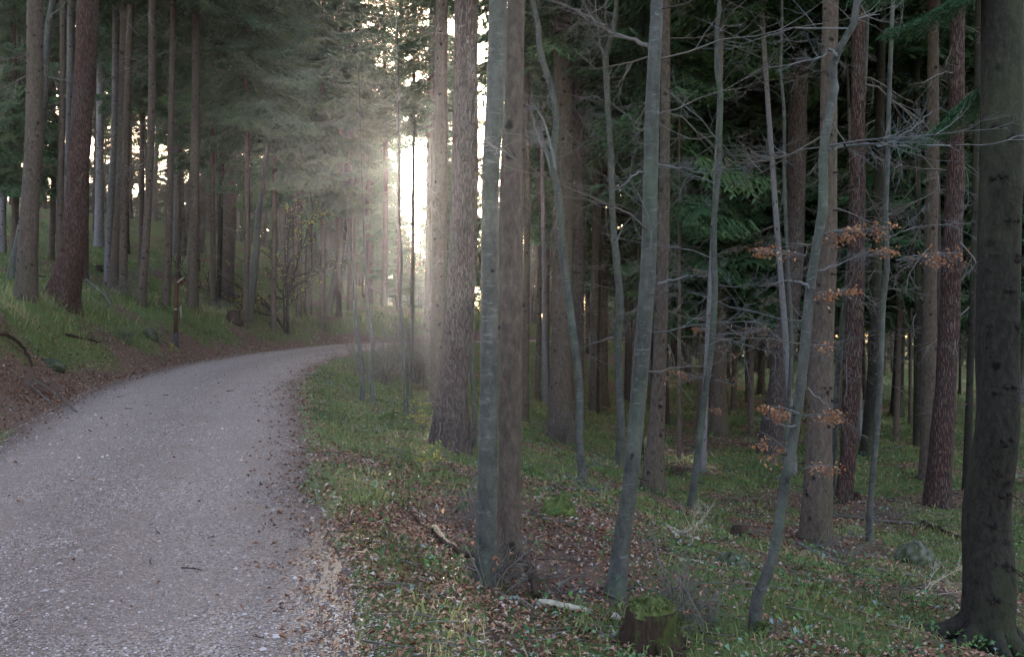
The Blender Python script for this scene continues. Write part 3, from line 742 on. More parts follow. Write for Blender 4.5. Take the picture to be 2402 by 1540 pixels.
pine([(1357, 0, 23), (1358, 300, 24), (1359, 600, 23), (1358, 880, 25)], 'lilac grey pine trunk right behind the wide brown spruce', d=30, mat=LA, n=14)
spruce([(1402, 0, 20), (1403, 300, 22), (1400, 600, 26), (1396, 966, 30)], 'dark spruce between the sinuous beech and the forked beech', knots=10)
b2 = beech([(1450, -30, 10), (1440, 60, 12), (1421, 130, 14), (1423, 183, 15), (1426, 266, 14), (1433, 366, 15), (1436, 512, 15), (1446, 612, 17), (1453, 711, 18), (1449, 811, 18), (1453, 911, 18), (1456, 1010, 19), (1452, 1095, 26)], 'slender forked beech left of the straight leaning beech', n=12, top=9)
limb(*b2[:2], [(1421, 140), (1408, 110), (1404, 70), (1398, 20), (1392, -30)], b2[1][1], .04, twig=6, seed=8)
limb(*b2[:2], [(1430, 240), (1450, 255), (1475, 275), (1500, 290), (1512, 295)], b2[1][1], .022, twig=4, seed=9)
limb(*b2[:2], [(1414, 238), (1398, 226), (1375, 228), (1350, 236)], b2[1][1]-.3, .022, twig=4, seed=10)
limb(*b2[:2], [(1442, 570), (1455, 545), (1470, 520), (1484, 508), (1500, 490)], b2[1][1]-.3, .02, twig=3, seed=11)
limb(*b2[:2], [(1438, 790), (1412, 798), (1385, 808), (1352, 824)], b2[1][1]-.2, .028, twig=5, seed=12)
b3 = beech([(1542, -40, 28), (1537, 60, 29), (1530, 250, 33), (1525, 450, 35), (1521, 600, 36), (1507, 811, 38), (1492, 1000, 37), (1475, 1150, 38), (1460, 1270, 42), (1450, 1345, 46), (1443, 1400, 54)], 'straight bluish grey beech leaning right, behind the mossy stump', n=20, flare=.22)
limb(*b3[:2], [(1526, 115), (1500, 98), (1449, 83), (1405, 55), (1366, 33), (1320, 12), (1270, -5)], b3[1][1], .03, mat='deadtwig', twig=8, seed=13, ddepth=.6)
limb(*b3[:2], [(1540, 665), (1580, 655), (1620, 648), (1665, 650)], b3[1][1], .016, twig=6, seed=14)
limb(*b3[:2], [(1512, 870), (1560, 868), (1610, 860), (1660, 858)], b3[1][1]+.2, .013, mat='deadtwig', twig=5, seed=15)
limb(*b3[:2], [(1545, 385), (1590, 392), (1640, 402), (1680, 414)], b3[1][1]+.5, .014, twig=7, seed=16)
limb(*b3[:2], [(1505, 400), (1475, 420), (1455, 440), (1438, 446)], b3[1][1], .014, twig=3, seed=17)
spruce([(1562, 0, 19), (1561, 200, 21), (1557, 512, 27), (1550, 800, 32), (1540, 1000, 38), (1532, 1080, 48), (1532, 1152, 60)], 'olive brown knotty spruce right behind the bluish beech', knots=40, n=18, flare=.45)
b4 = beech([(1686, 20, 10), (1684, 60, 11), (1682, 166, 12), (1690, 216, 13), (1686, 299, 14), (1687, 365, 14), (1682, 432, 14), (1675, 512, 14), (1676, 612, 15), (1677, 680, 15), (1669, 811, 15), (1655, 911, 15), (1643, 1010, 16), (1631, 1108, 17), (1622, 1186, 22)], 'thin wavy beech carrying orange leaf sprays right of the bluish beech', n=10, top=7.2)
limb(*b4[:2], [(1686, 75), (1700, 60), (1722, 62), (1740, 55)], b4[1][1], .02, twig=5, seed=18)
limb(*b4[:2], [(1682, 432), (1650, 420), (1610, 405), (1575, 395), (1545, 392)], b4[1][1], .018, twig=8, seed=19)
limb(*b4[:2], [(1688, 392), (1720, 398), (1760, 385), (1800, 368), (1840, 352)], b4[1][1]+.4, .014, twig=8, seed=20)
limb(*b4[:2], [(1678, 668), (1720, 672), (1770, 668), (1830, 664)], b4[1][1]+.2, .013, twig=6, seed=21)
for k, q in enumerate([(1672, 880, 1566, 908), (1640, 885, 1582, 870), (1675, 890, 1742, 912), (1665, 775, 1622, 774), (1680, 784, 1810, 778), (1650, 960, 1690, 970)]):
    spray(*b4[:2], *q, b4[1][1], 150 if k in (0, 1, 4) else 80, seed=k)
spruce([(1690, 500, 26), (1688, 700, 30), (1686, 900, 36), (1686, 1022, 42)], 'dark spruce trunk behind the thin wavy beech')
spruce([(1592, 500, 7), (1592, 700, 8), (1592, 1010, 10)], 'pole thin dark stem between the bluish beech and the wavy beech', d=22, crown='mid')
pine([(1876, -30, 40), (1874, 100, 41), (1868, 400, 43), (1860, 620, 44), (1843, 790, 48), (1826, 930, 56), (1814, 1060, 66)], 'pale lilac furrowed pine on the right, leaning slightly', mat=LA, n=24, flare=.4)
b5 = beech([(1834, 40, 6), (1832, 166, 7), (1837, 266, 8), (1839, 399, 8), (1843, 512, 9), (1849, 612, 9), (1853, 745, 9), (1854, 850, 10), (1850, 911, 10), (1846, 1010, 10), (1836, 1118, 11), (1827, 1172, 14)], 'very thin pale sapling running up in front of the lilac pine', n=8, top=7)
b6 = beech([(2012, -20, 14), (1996, 66, 16), (1962, 135, 17), (1960, 199, 18), (1938, 283, 20), (1930, 366, 21), (1928, 480, 22), (1911, 595, 22), (1900, 678, 23), (1890, 795, 24), (1880, 911, 24), (1870, 1010, 24), (1855, 1065, 24), (1836, 1175, 24), (1817, 1275, 25), (1800, 1342, 26), (1776, 1400, 28), (1768, 1450, 29), (1770, 1482, 32)], 'crooked bluish beech with a bent foot and orange leaves at lower right', n=14, flare=.2, top=9)
d6 = b6[1][1]
limb(*b6[:2], [(1935, 330), (1943, 349), (1975, 343), (2033, 339), (2090, 342), (2132, 344), (2200, 340), (2300, 336), (2420, 328)], d6, .022, twig=3, seed=30)
limb(*b6[:2], [(2093, 339), (2120, 315), (2150, 292), (2186, 263)], d6, .016, twig=3, seed=31)
limb(*b6[:2], [(1960, 133), (1948, 115), (1930, 130), (1880, 145), (1800, 160)], d6, .02, twig=5, seed=32)
limb(*b6[:2], [(1896, 672), (1870, 660), (1840, 658), (1800, 668)], d6-.1, .018, twig=4, seed=33)
limb(*b6[:2], [(1893, 910), (1915, 928), (1935, 945), (1952, 962)], d6-.1, .013, twig=3, seed=34)
limb(*b6[:2], [(1868, 1000), (1840, 1000), (1810, 985), (1790, 975)], d6, .016, twig=5, seed=35)
limb(*b6[:2], [(1910, 640), (1960, 620), (2020, 600), (2090, 600)], d6, .012, twig=5, seed=36)
for k, q in enumerate([(1905, 560, 2010, 535), (1950, 545, 2085, 545), (1890, 600, 1770, 590), (1890, 700, 1960, 685), (2000, 600, 2090, 592), (1960, 690, 2010, 680), (1875, 970, 1790, 955), (1880, 975, 1975, 980), (1870, 1080, 1780, 1010), (1880, 1100, 1960, 1095), (1900, 810, 1950, 820), (2100, 610, 2250, 595)]):
    spray(*b6[:2], *q, d6+.1*(k % 3), [120, 100, 110, 60, 70, 50, 120, 110, 80, 80, 40, 90][k], seed=20+k)
for k, q in enumerate([(1845, 560, 1760, 600), (1848, 640, 1930, 655), (1850, 700, 1780, 720), (1850, 800, 1800, 815), (1846, 960, 1895, 985)]): spray(*b5[:2], *q, b5[1][1], 55, seed=50+k, thick=.2)
for k, q in enumerate([(1676, 600, 1740, 575), (1676, 640, 1620, 632), (1668, 820, 1730, 840), (1686, 330, 1760, 420)]): spray(*b4[:2], *q, b4[1][1], 36, seed=60+k)
for k, q in enumerate([(2076, 560, 1990, 545), (2074, 700, 2130, 690), (2058, 970, 2000, 985)]): spray(*b7[:2], *q, b7[1][1], 60, seed=70+k) if False else None
TR = spruce([(1950, -20, 36), (1946, 130, 38), (1944, 400, 40), (1938, 600, 46), (1930, 800, 54), (1920, 1000, 58), (1914, 1150, 64), (1912, 1268, 72)], 'olive grey spruce with knots right behind the crooked beech', knots=60, n=20, flare=.5)
beech([(2033, 0, 10), (2029, 166, 11), (2019, 300, 12), (2000, 432, 12), (1990, 600, 13), (1977, 745, 13), (1963, 911, 14), (1950, 1165, 18)], 'slim grey beech just right of the olive grey spruce', n=10, top=9)
pine([(2014, -20, 30), (2012, 200, 31), (2008, 600, 38), (1998, 850, 42), (1988, 1050, 36), (1979, 1178, 40)], 'dark reddish pine behind the slim beech on the right', mat=M['pine_dark'], n=20, flare=.3)
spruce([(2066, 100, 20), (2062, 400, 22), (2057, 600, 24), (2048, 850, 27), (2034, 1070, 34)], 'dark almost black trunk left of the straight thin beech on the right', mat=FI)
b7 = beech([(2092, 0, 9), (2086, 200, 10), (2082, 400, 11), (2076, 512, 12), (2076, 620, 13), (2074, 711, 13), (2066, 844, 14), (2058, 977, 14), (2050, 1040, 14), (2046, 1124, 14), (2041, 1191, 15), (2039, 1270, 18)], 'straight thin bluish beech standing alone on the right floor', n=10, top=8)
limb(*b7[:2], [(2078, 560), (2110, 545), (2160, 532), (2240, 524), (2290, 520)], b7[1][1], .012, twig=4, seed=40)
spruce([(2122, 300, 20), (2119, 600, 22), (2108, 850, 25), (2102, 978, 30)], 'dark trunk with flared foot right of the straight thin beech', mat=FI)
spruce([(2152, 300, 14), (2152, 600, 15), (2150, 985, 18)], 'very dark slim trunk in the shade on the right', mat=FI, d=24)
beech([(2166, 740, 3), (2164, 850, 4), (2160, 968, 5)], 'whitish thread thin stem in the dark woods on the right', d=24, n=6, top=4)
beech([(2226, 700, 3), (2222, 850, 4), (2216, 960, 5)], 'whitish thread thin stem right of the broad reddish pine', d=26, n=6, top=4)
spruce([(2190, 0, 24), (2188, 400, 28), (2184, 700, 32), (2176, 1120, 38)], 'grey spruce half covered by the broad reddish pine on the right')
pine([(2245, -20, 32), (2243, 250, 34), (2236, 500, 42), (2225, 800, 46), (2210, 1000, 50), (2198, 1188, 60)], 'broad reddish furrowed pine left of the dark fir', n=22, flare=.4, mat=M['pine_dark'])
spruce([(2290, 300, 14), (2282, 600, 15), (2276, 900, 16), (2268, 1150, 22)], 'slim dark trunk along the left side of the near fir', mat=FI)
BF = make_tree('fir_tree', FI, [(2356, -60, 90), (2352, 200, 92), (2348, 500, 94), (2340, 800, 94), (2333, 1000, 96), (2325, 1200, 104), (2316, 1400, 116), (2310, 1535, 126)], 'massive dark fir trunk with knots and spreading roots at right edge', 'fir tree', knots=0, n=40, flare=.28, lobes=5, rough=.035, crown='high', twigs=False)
root, b, S = BF
for k, (a, l_) in enumerate([(185, 1.15), (215, .8), (262, .9), (300, .8), (350, .8), (150, .7)]):
    t_ = np.linspace(.12, l_, 7); a_ = R(a)+np.linspace(0, .25, 7); P_ = np.stack([np.cos(a_)*t_, np.sin(a_)*t_, 0*t_], 1)
    P_[:, 2] = Hraw(P_[:, 0]+b[0], P_[:, 1]+b[1])-b[2]+np.array([.24, .13, .06, .03, .01, -.01, -.05])
    mb = MB(); tube(mb, P_, np.array([.09, .075, .058, .046, .036, .026, .016]), 9, .5); mb.build('root', [FI], root, smooth=True)
BF_ = [bare_branch(s, 9, .0065, .06).arrays() for s in (41, 42, 43)]
def twiggy(q, n, z0, z1, l0, seed):
    root, b, S = q; g = np.random.default_rng(seed)
    for k in range(n):
        zz = z0+(z1-z0)*g.random(); c_ = np.array([np.interp(zz, S[:, 2], S[:, 0]), np.interp(zz, S[:, 2], S[:, 1]), zz])
        mb = MB(); place(mb, BF_[g.integers(3)], 0, c_, g.random()*6.28, R(6+12*g.normal()), l0*(.45+.7*g.random()), g.normal()*.4, -.15+.2*g.normal())
        mb.build('branch', [M['greytwig'] if k % 2 else M['deadtwig']], root)
for q_, n_, a_, b_, l_, s_ in ((b1, 9, 1.5, 6.5, 1.2, 1), (b2, 10, 1.5, 6.5, 1.2, 2), (b3, 9, 1.8, 5, 1.3, 3), (b4, 12, 1.6, 6.5, 1.6, 4), (b5, 7, 1.5, 6, .8, 5), (b6, 9, 1.4, 4.6, 1.0, 6), (b7, 9, 1.5, 6, 1.1, 7), (TB, 3, 1.4, 3.2, .6, 9)):
    twiggy(q_, n_, a_, b_, l_, s_)
# ------------------------------------------------------------------ saplings and bushes by the path
sap = 'sapling'
def sapling(pts, label, **k): return make_tree('beech_sapling', k.pop('mat', BD), pts, label, 'sapling', crown=None, twigs=False, flare=.1, n=8, top=k.pop('top', 4.6), **k)
q1 = sapling([(813, 512, 4), (819, 578, 5), (826, 628, 6), (834, 698, 7), (832, 740, 8), (843, 811, 9), (851, 871, 10), (848, 940, 12)], 'leftmost of the wavy saplings beside the path edge')
q2 = sapling([(852, 512, 4), (854, 580, 5), (862, 678, 6), (866, 745, 8), (876, 794, 9), (872, 844, 10), (870, 895, 10), (875, 948, 11)], 'second wavy sapling from the left beside the path edge')
q3 = sapling([(937, 430, 4), (937, 512, 5), (942, 612, 6), (939, 695, 7), (946, 811, 8), (951, 927, 9), (953, 980, 11)], 'tall wavy sapling standing below the sun')
q4 = sapling([(968, 700, 3), (969, 761, 4), (965, 844, 5), (962, 911, 5), (969, 961, 6), (962, 990, 7)], 'short curved sapling touching the tall one below the sun', top=1.4)
q5 = sapling([(1110, 700, 5), (1107, 790, 6), (1106, 880, 8), (1111, 960, 9), (1112, 1050, 11)], 'dark sapling hugging the right side of the thick furrowed pine', top=3.2)
for j, (q, lst) in enumerate([(q1, [[(836, 698), (856, 680), (890, 665), (960, 655)], [(830, 640), (845, 620), (848, 600)]]), (q2, [[(876, 800), (900, 790), (920, 785)], [(872, 830), (850, 824), (800, 832), (776, 820)], [(864, 640), (885, 600), (900, 560)]]), (q3, [[(942, 600), (960, 570), (975, 540)], [(944, 780), (970, 770), (1000, 764)], [(940, 700), (915, 680), (895, 665)]]), (q5, [[(1106, 800), (1112, 775), (1126, 764)]])]):
    for k, l in enumerate(lst): limb(*q[:2], l, q[1][1], .010, mat='deadtwig', twig=5, seed=60+10*j+k)
def bush(x, Y, label, h=1.3, n=14, leaves=60, mat='dryleaf', seed=0, name='bare_shrub', cat='shrub', spread=.5, d=None):
    g = np.random.default_rng(seed+300); b = ground_at(x, Y) if d is None else np.array([(x-1200.5)/F*d, d, H((x-1200.5)/F*d, d)])
    root = thing(name, b, label, cat)
    mb = MB()
    for _ in range(n):
        place(mb, BU[g.integers(3)], 0, (g.normal()*.08, g.normal()*.08, -.03), g.random()*6.28, R(62+16*g.normal()), h*(.5+.6*g.random()), g.normal()*2, 0)
    mb.build('stem', [M['deadtwig' if h < 3 else 'knot']], root)
    if leaves:
        tv = np.concatenate(mb.v); tv = tv[tv[:, 2] > h*.2]; pp = tv[g.integers(len(tv), size=leaves)]+g.normal(0, .012, (leaves, 3)); mb = MB()
        leaf_scatter(mb, pp[:, 0], pp[:, 1], pp[:, 2], (.026+.026*g.random(leaves))*(1 if h < 3 else 1.5), .9, g.random(leaves), g, .65)
        mb.build('foliage', [M[mat]], root)
    return root
bush(905, 905, 'bare brown shrub between the wavy saplings', 1.6, 16, 40, seed=1)
bush(925, 868, 'low bare shrub at the inner edge of the bend', 1.3, 14, 60, seed=2)
bush(985, 900, 'leafy brown backlit shrub right of the tall sapling below the sun', 1.9, 22, 150, seed=3)
bush(1000, 850, 'tangled bare bush against the foot of the grey spruce', 1.8, 20, 110, seed=4)
bush(960, 962, 'yellow leaved low shrub at the foot of the short curved sapling', .5, 10, 140, 'yellowleaf', seed=5, spread=.35, name='low_shrub')
bush(998, 1010, 'bright yellow shrub left of the thick pine foot', .55, 10, 150, 'yellowleaf', seed=6, spread=.3, name='low_shrub')
bush(1000, 1100, 'bright yellow green seedling on the leaf covered bank', .35, 8, 60, 'yellowleaf', seed=7, spread=.12, name='low_shrub')
bush(1075, 1050, 'dry twiggy brush in front of the thick pine foot', .9, 20, 50, seed=8)
bush(1310, 1035, 'thin bare brush around the foot of the wide brown spruce', .8, 22, 0, seed=9)
bush(1590, 1440, 'dark tangle of thin twigs right of the mossy stump', .5, 12, 10, seed=10)
bush(1650, 1480, 'second low tangle of bare twigs beyond the mossy stump', .45, 10, 10, seed=11)
bush(1150, 1380, 'dry brown twigs around the foot of the scarred beech', .45, 20, 15, seed=12)
bush(1088, 1230, 'grey bare brush left of the scarred beech', .45, 16, 8, seed=13)
bush(672, 560, 'sparse yellow leaved young tree hanging over the slope above the bend', 5.2, 6, 1500, 'yellowleaf', seed=14, spread=1.0, name='yellow_leaved_tree', cat='tree', d=37.5)
bush(410, 830, 'small yellow green plants at the foot of the marker post', .3, 6, 90, 'yellowleaf', seed=15, spread=.3, name='low_shrub')
bush(300, 700, 'dry shrub with a few yellow leaves on the left bank', 1.0, 18, 60, 'yellowleaf', seed=16)
bush(290, 800, 'dark green bramble bush hanging on the left bank', .5, 12, 160, 'yellowleaf' if False else 'herb', seed=17, spread=.5, name='bramble_bush')

# ------------------------------------------------------------------ conifers carrying the low green foliage
def fol(x, d, kind, label, w_=16, sc=1., dz=0, mat=SP):
    while abs(path_sd((x-1200.5)/F*d, d)[0][0]) < 3.2: d += 1
    b = np.array([(x-1200.5)/F*d, d, H((x-1200.5)/F*d, d)]); Yb = 770+(EYE-b[2])*F/d
    seedc[0] += 1; g = np.random.default_rng(seedc[0])
    root = thing('young_spruce', b, label, 'spruce tree')
    h = {'low': 13.2, 'full': 17.2, 'lit': 16.2, 'mid': 20, 'high': 23, 'far': 20}[kind]
    lean = g.normal(0, .2, 2)
    P = np.array([(0, 0, -.4), (0, 0, 0), (lean[0]*.3, lean[1]*.3, h*.3), (0, 0, h*.65), (0, 0, h)]); r_ = w_/F*d/2
    S = smooth_line(np.concatenate([P, np.array([r_*1.1, r_, r_*.8, r_*.5, .01])[:, None]], 1), 5)
    trunk_mb(S[:, :3], S[:, 3], 10, seedc[0], .3, 4, .03, 0, .4).build('trunk', [mat, M['knot']], root, smooth=True)
    me = CR[kind][g.integers(len(CR[kind]))]
    o = link('crown', me, root, (0, 0, dz)); o.rotation_euler = (0, 0, g.random()*6.28); o.scale = (sc, sc, 1)
    return root
FOL = [
 (640, 30, 'lit', 'green boughed spruce above the bend, left of the yellow tree', 1.0), (575, 27, 'full', 'spruce whose boughs hide the top of the pale lone pine', .9),
 (755, 34, 'lit', 'large green backlit spruce filling the upper left of the sun gap', 1.0), (700, 41, 'full', 'dense green spruce farther back above the bend', 1.1),
 (820, 50, 'mid', 'hazy backlit spruce at the left rim of the bright sun gap', 1.0), (862, 75, 'mid', 'distant hazy spruce just left of the sun', .8),
 (500, 36, 'full', 'green spruce behind the dark spruce right of the marker post', .8), (330, 44, 'full', 'spruce with green boughs between the slim slope trunks', .8),
 (30, 30, 'low', 'green spruce boughs at the left edge on the slope', .7), (120, 36, 'low', 'small green spruce behind the red pine on the slope', .6), (430, 52, 'lit', 'pale green spruce far up the slope behind the marker post', .9),
 (1260, 34, 'lit', 'greyish green spruce right behind the middle pair', .8), (1480, 40, 'full', 'green spruce behind the forked beech', 1.0),
 (1420, 52, 'full', 'distant green spruce left behind the forked beech', 1.1),
 (1640, 26, 'full', 'dense dark spruce behind the thin wavy beech', 1.0), (1760, 24, 'full', 'dense dark spruce between wavy beech and lilac pine', 1.05),
 (1720, 33, 'full', 'dark spruce farther back between wavy beech and lilac pine', 1.1), (1840, 30, 'full', 'dark spruce behind the lilac pine', 1.1),
 (1970, 25, 'full', 'dark spruce filling the gap right of the olive grey spruce', 1.0), (2100, 22, 'full', 'dark spruce behind the straight thin beech', 1.0),
 (2230, 24, 'full', 'dark spruce behind the broad reddish pine', 1.1), (2060, 34, 'full', 'deep shaded spruce farther back on the right', 1.2),
 (2180, 36, 'full', 'black looking spruce deep in the right hand woods', 1.2), (2340, 30, 'full', 'dark spruce behind the massive fir', 1.1), (2420, 20, 'full', 'shaded spruce beyond the right edge of the massive fir', 1.0),
 (2440, 34, 'full', 'dark spruce far behind the massive fir', 1.2), (1610, 44, 'full', 'spruce far behind the bluish beech', 1.1), (1900, 44, 'full', 'spruce deep behind the crooked beech', 1.2),
]
DZ = {640: 2.5, 575: 4.5, 755: 2, 700: 3, 820: 2, 500: 4, 330: 5, 430: 5, 120: 1, 30: 1, 1640: 1.5, 1760: 1.5, 1720: 1, 1840: 1.5, 1970: 1.5, 2100: 2, 2230: 2, 2060: 1, 2340: 2.5, 1480: 2.5, 1260: 3}
for x_, d_, k_, l_, s_c in FOL: fol(x_, d_+(4 if x_ > 1600 else 0), k_, l_, 14, s_c, DZ.get(x_, 1))
fol(790, 58, 'high', 'faint green spruce far behind the right leaning trunk', 14, 1.0)
fol(1075, 60, 'full', 'green spruce hidden behind the thick furrowed pine', 14, 1.0)
# low boughs of the near fir hanging into the upper right
root, b, S = BF
g = np.random.default_rng(77); 
for k in range(5):
    zz = 4.1+3.6*g.random(); az = R(150+90*g.random()) if k % 3 else R(60+60*g.random())
    mb = MB(); c_ = (np.interp(zz, S[:, 2], S[:, 0]), np.interp(zz, S[:, 2], S[:, 1]), zz)
    place(mb, SBn[g.integers(2)], 0, c_, az, R(-22+6*g.normal()), 1.0+.5*g.random(), g.normal()*.3, -.3)
    mb.build('bough', [M['needles']], root)
for k, (x_, Y_) in enumerate([(2318, 600), (2368, 612), (2350, 520), (2312, 760), (2365, 765), (2352, 680), (2305, 915), (2330, 1030), (2350, 905), (2320, 1100), (2312, 1225), (2345, 1150), (2322, 1312), (2296, 1390), (2350, 1320), (2335, 420), (2362, 330), (2318, 300)]):
    d_ = b[1]-.2; r_ = .19
    c_ = px(x_, Y_, b[1])-b; sx = np.interp(c_[2], S[:, 2], S[:, 0]); sy = np.interp(c_[2], S[:, 2], S[:, 1]); rr = np.interp(c_[2], S[:, 2], S[:, 3])
    o_ = np.clip((c_[0]-sx)/rr, -.95, .95); a_ = -math.acos(o_); o3 = np.array([math.cos(a_), math.sin(a_), 0]); cc = np.array([sx, sy, c_[2]])
    mb = MB(); tg = np.array([-o3[1], o3[0], 0])
    for _ in range(5):
        o4 = cc+tg*g.normal()*.024+np.array([0, 0, g.normal()*.010]); q_ = .5+.7*g.random()
        tube(mb, np.array([o4+o3*rr*.85, o4+o3*(rr+.004), o4+o3*(rr+.012+.02*g.random())+np.array([0, 0, -.01])]), np.array([.032, .022, .006])*q_, 7, .0)
    for _ in range(3): place(mb, BB[g.integers(4)], 0, cc+o3*rr, a_+g.normal()*.6, R(-15+20*g.normal()), .12+.3*g.random()**2, 0, -.4)
    mb.build('knot', [M['knot']], root)

# ------------------------------------------------------------------ forest behind: one thing per tree
def simple_trunk(seed, h, r_, mat):
    g = np.random.default_rng(seed); k = 9; z = np.linspace(-.5, h, k)
    P = np.stack([np.cumsum(g.normal(0, .05, k)), np.cumsum(g.normal(0, .05, k)), z], 1); P -= P[0]*np.array([1, 1, 0]); f = np.clip(z/h, 0, 1)
    mb = trunk_mb(P, r_*(1-.9*f)+.004, 9, seed, .5, 4, .03, 0, 1.1); return mb.mesh('trunk', [mat, M['knot']], True)
BT = [simple_trunk(500+k, 20+k % 3, .11+.035*(k % 4), [SP, SG, LA, PI_, SP, FI][k % 6]) for k in range(9)]
def bgtree(x, y, label, group, kind, thin=1.):
    q_ = np.random.default_rng(int(abs(x)*991+y*77)).integers(9); xp_ = x/y*F+1200.5
    label = ('thin ' if thin < .85 else 'stout ' if thin > 1.12 else '')+['brown', 'grey', 'lilac grey', 'reddish', 'brown', 'blackish'][q_ % 6]+' conifer behind, between '+between(xp_)
    seedc[0] += 1; g = np.random.default_rng(seedc[0]); z = H(x, y)
    group = 'background conifers between '+between(xp_)
    root = thing('conifer_tree', (x, y, z), label, 'conifer', group, g.random()*6.28)
    root.rotation_euler[0] = g.normal()*.025; root.rotation_euler[1] = g.normal()*.025
    t_ = link('trunk', BT[q_], root); t_.scale = (thin, thin, 1)
    c_ = link('crown', CR[kind][g.integers(len(CR[kind]))], root); c_.scale = (.9+.3*g.random(),)*2+(.9+.25*g.random(),)
    if TW.get(kind) and thin > .55: tag(link('dead_twig', TW[kind][g.integers(3)], root), kind='stuff')
g = np.random.default_rng(321); placed = [t_[1][:2] for t_ in TREES]
SHORT = [(10, 'the left picture edge'), (72, 'the knotty spruce'), (188, 'the big red pine'), (282, 'the close spruce pair'), (350, 'the slim brown spruce'), (402, 'the marker post spruce'), (456, 'the dark brown spruce'), (536, 'the lone pale pine'), (612, 'the leaning mossy tree'), (682, 'the dark slope spruce'), (724, 'the straight bend spruce'), (805, 'the right leaning trunk'), (890, 'the wavy saplings'), (968, 'the sun'), (1032, 'the half hidden grey spruce'), (1090, 'the thick furrowed pine'), (1150, 'the scarred beech'), (1200, 'the brown middle spruce'), (1236, 'the thin purple grey trunk'), (1320, 'the wide knotty spruce'), (1358, 'the lilac grey pine'), (1401, 'the dark middle spruce'), (1437, 'the forked beech'), (1522, 'the bluish leaning beech'), (1558, 'the olive knotty spruce'), (1678, 'the wavy thin beech'), (1765, 'the dark young spruces'), (1862, 'the pale lilac pine'), (1920, 'the crooked beech'), (2005, 'the dark reddish pine'), (2076, 'the straight thin beech'), (2118, 'the flared dark trunk'), (2184, 'the shaded grey spruce'), (2232, 'the broad reddish pine'), (2345, 'the massive fir'), (2401, 'the right picture edge')]
def between(xp):
    for (a, na), (b_, nb) in zip(SHORT[:-1], SHORT[1:]):
        if xp < b_: return na+' and '+nb if xp > a-60 or a > 20 else 'the left picture edge and the knotty spruce'
    return 'the massive fir and the right picture edge'
def scatter(n, x0, x1, d0, d1, label, group, kinds, mind=1.6, avoid=None):
    m = 0; tries = 0
    while m < n and tries < n*40:
        tries += 1
        d_ = math.sqrt(d0*d0+(d1*d1-d0*d0)*g.random()); X_ = (x0+(x1-x0)*g.random()-1200.5)/F*d_; xp = X_/d_*F+1200.5
        if avoid and any(a < xp < b_ for a, b_ in avoid): continue
        s_1, _ = path_sd(X_, d_)
        if abs(s_1[0]) < 2.8: continue
        if any((X_-p[0])**2+(d_-p[1])**2 < mind*mind for p in placed): continue
        placed.append((X_, d_)); bgtree(X_, d_, label, group, kinds[g.integers(len(kinds))], .7+.6*g.random()); m += 1
scatter(44, -60, 560, 36, 95, 'conifer trunk among many on the wooded slope left of the path', 'slope conifers left of the path', ['high', 'high', 'mid', 'high'])
scatter(18, 560, 840, 48, 95, 'distant conifer in the hazy row above the bend of the path', 'distant conifers above the bend', ['high', 'mid', 'high'])
for k, (x_, d_, kd, sc_) in enumerate([(895, 80, 'mid', 1.), (868, 68, 'far', .9), (893, 104, 'far', 1.), (1040, 96, 'far', 1.), (1062, 74, 'mid', 1.), (880, 100, 'far', 1.1), (1050, 110, 'far', 1.2), (885, 120, 'far', 1.1), (1035, 125, 'high', 1.), (900, 56, 'high', .9), (1052, 118, 'far', 1.2), (1015, 112, 'high', .8), (865, 66, 'mid', 1.)]):
    z_ = H((x_-1200.5)/F*d_, d_); fol(x_, d_, kd, 'veiled backlit conifer '+['left of the sun', 'left of the sun, nearer', 'close left of the sun, far away', 'close right of the sun', 'beside the half hidden grey spruce', 'behind the second wavy sapling', 'behind the half hidden grey spruce', 'far behind the wavy saplings', 'far behind the sun facing trunks', 'slim and near, left of the sun', 'farthest right of the sun', 'high crowned, above the sun', 'above the inner path bend'][k], 14, sc_)
sm = fol(932, 58, 'low', 'small bushy spruce standing low under the sun left of the bright strip', 12, .8); sm.scale = (1, 1, .58)
sm = fol(986, 74, 'mid', 'small thin spruce standing low under the sun right of the bright strip', 12, .7); sm.scale = (1, 1, .40)
for x_, d_, kd, sz, sxy, lb in ((958, 88, 'far', .52, .8, 'distant low spruce thicket tree straight below the sun'), (1004, 82, 'far', .62, .8, 'distant low spruce thicket tree below and right of the sun'), (925, 90, 'far', .64, .8, 'distant low spruce thicket tree below and left of the sun'), (930, 100, 'high', 1.72, .8, 'very tall far conifer whose crown hangs above the sun'), (1020, 108, 'high', 1.75, .8, 'very tall far conifer with its crown above and right of the sun')):
    sm = fol(x_, d_, kd, lb, 12, 1.); sm.scale = (sxy, sxy, sz)
fol(903, 63, 'mid', 'slim hazy conifer left of the sun behind the first wavy sapling', 12, .7)
fol(1041, 56, 'mid', 'slim hazy conifer just behind the half hidden grey spruce', 12, .7)
scatter(10, 835, 1070, 62, 125, 'slim backlit trunk silhouetted around the sun', 'backlit trunks around the sun', ['mid', 'high'], avoid=[(915, 1030)])
scatter(34, 1240, 1700, 34, 90, 'background conifer trunk behind the beeches right of the middle', 'background conifers right of the middle', ['high', 'mid', 'mid', 'high'])
scatter(46, 1700, 2440, 30, 90, 'shaded conifer trunk deep in the dark woods on the right', 'shaded conifers on the right', ['mid', 'high', 'mid'])
spruce([(1012, 0, 12), (1008, 300, 13), (1004, 600, 14), (1001, 780, 16)], 'dark straight trunk right of the sun before the grey spruce', d=47, n=8, twigs=True)
spruce([(940, 0, 6), (937, 300, 7), (935, 600, 8), (933, 780, 9)], 'thread thin dark trunk left of the sun', d=52, n=8, twigs=True)
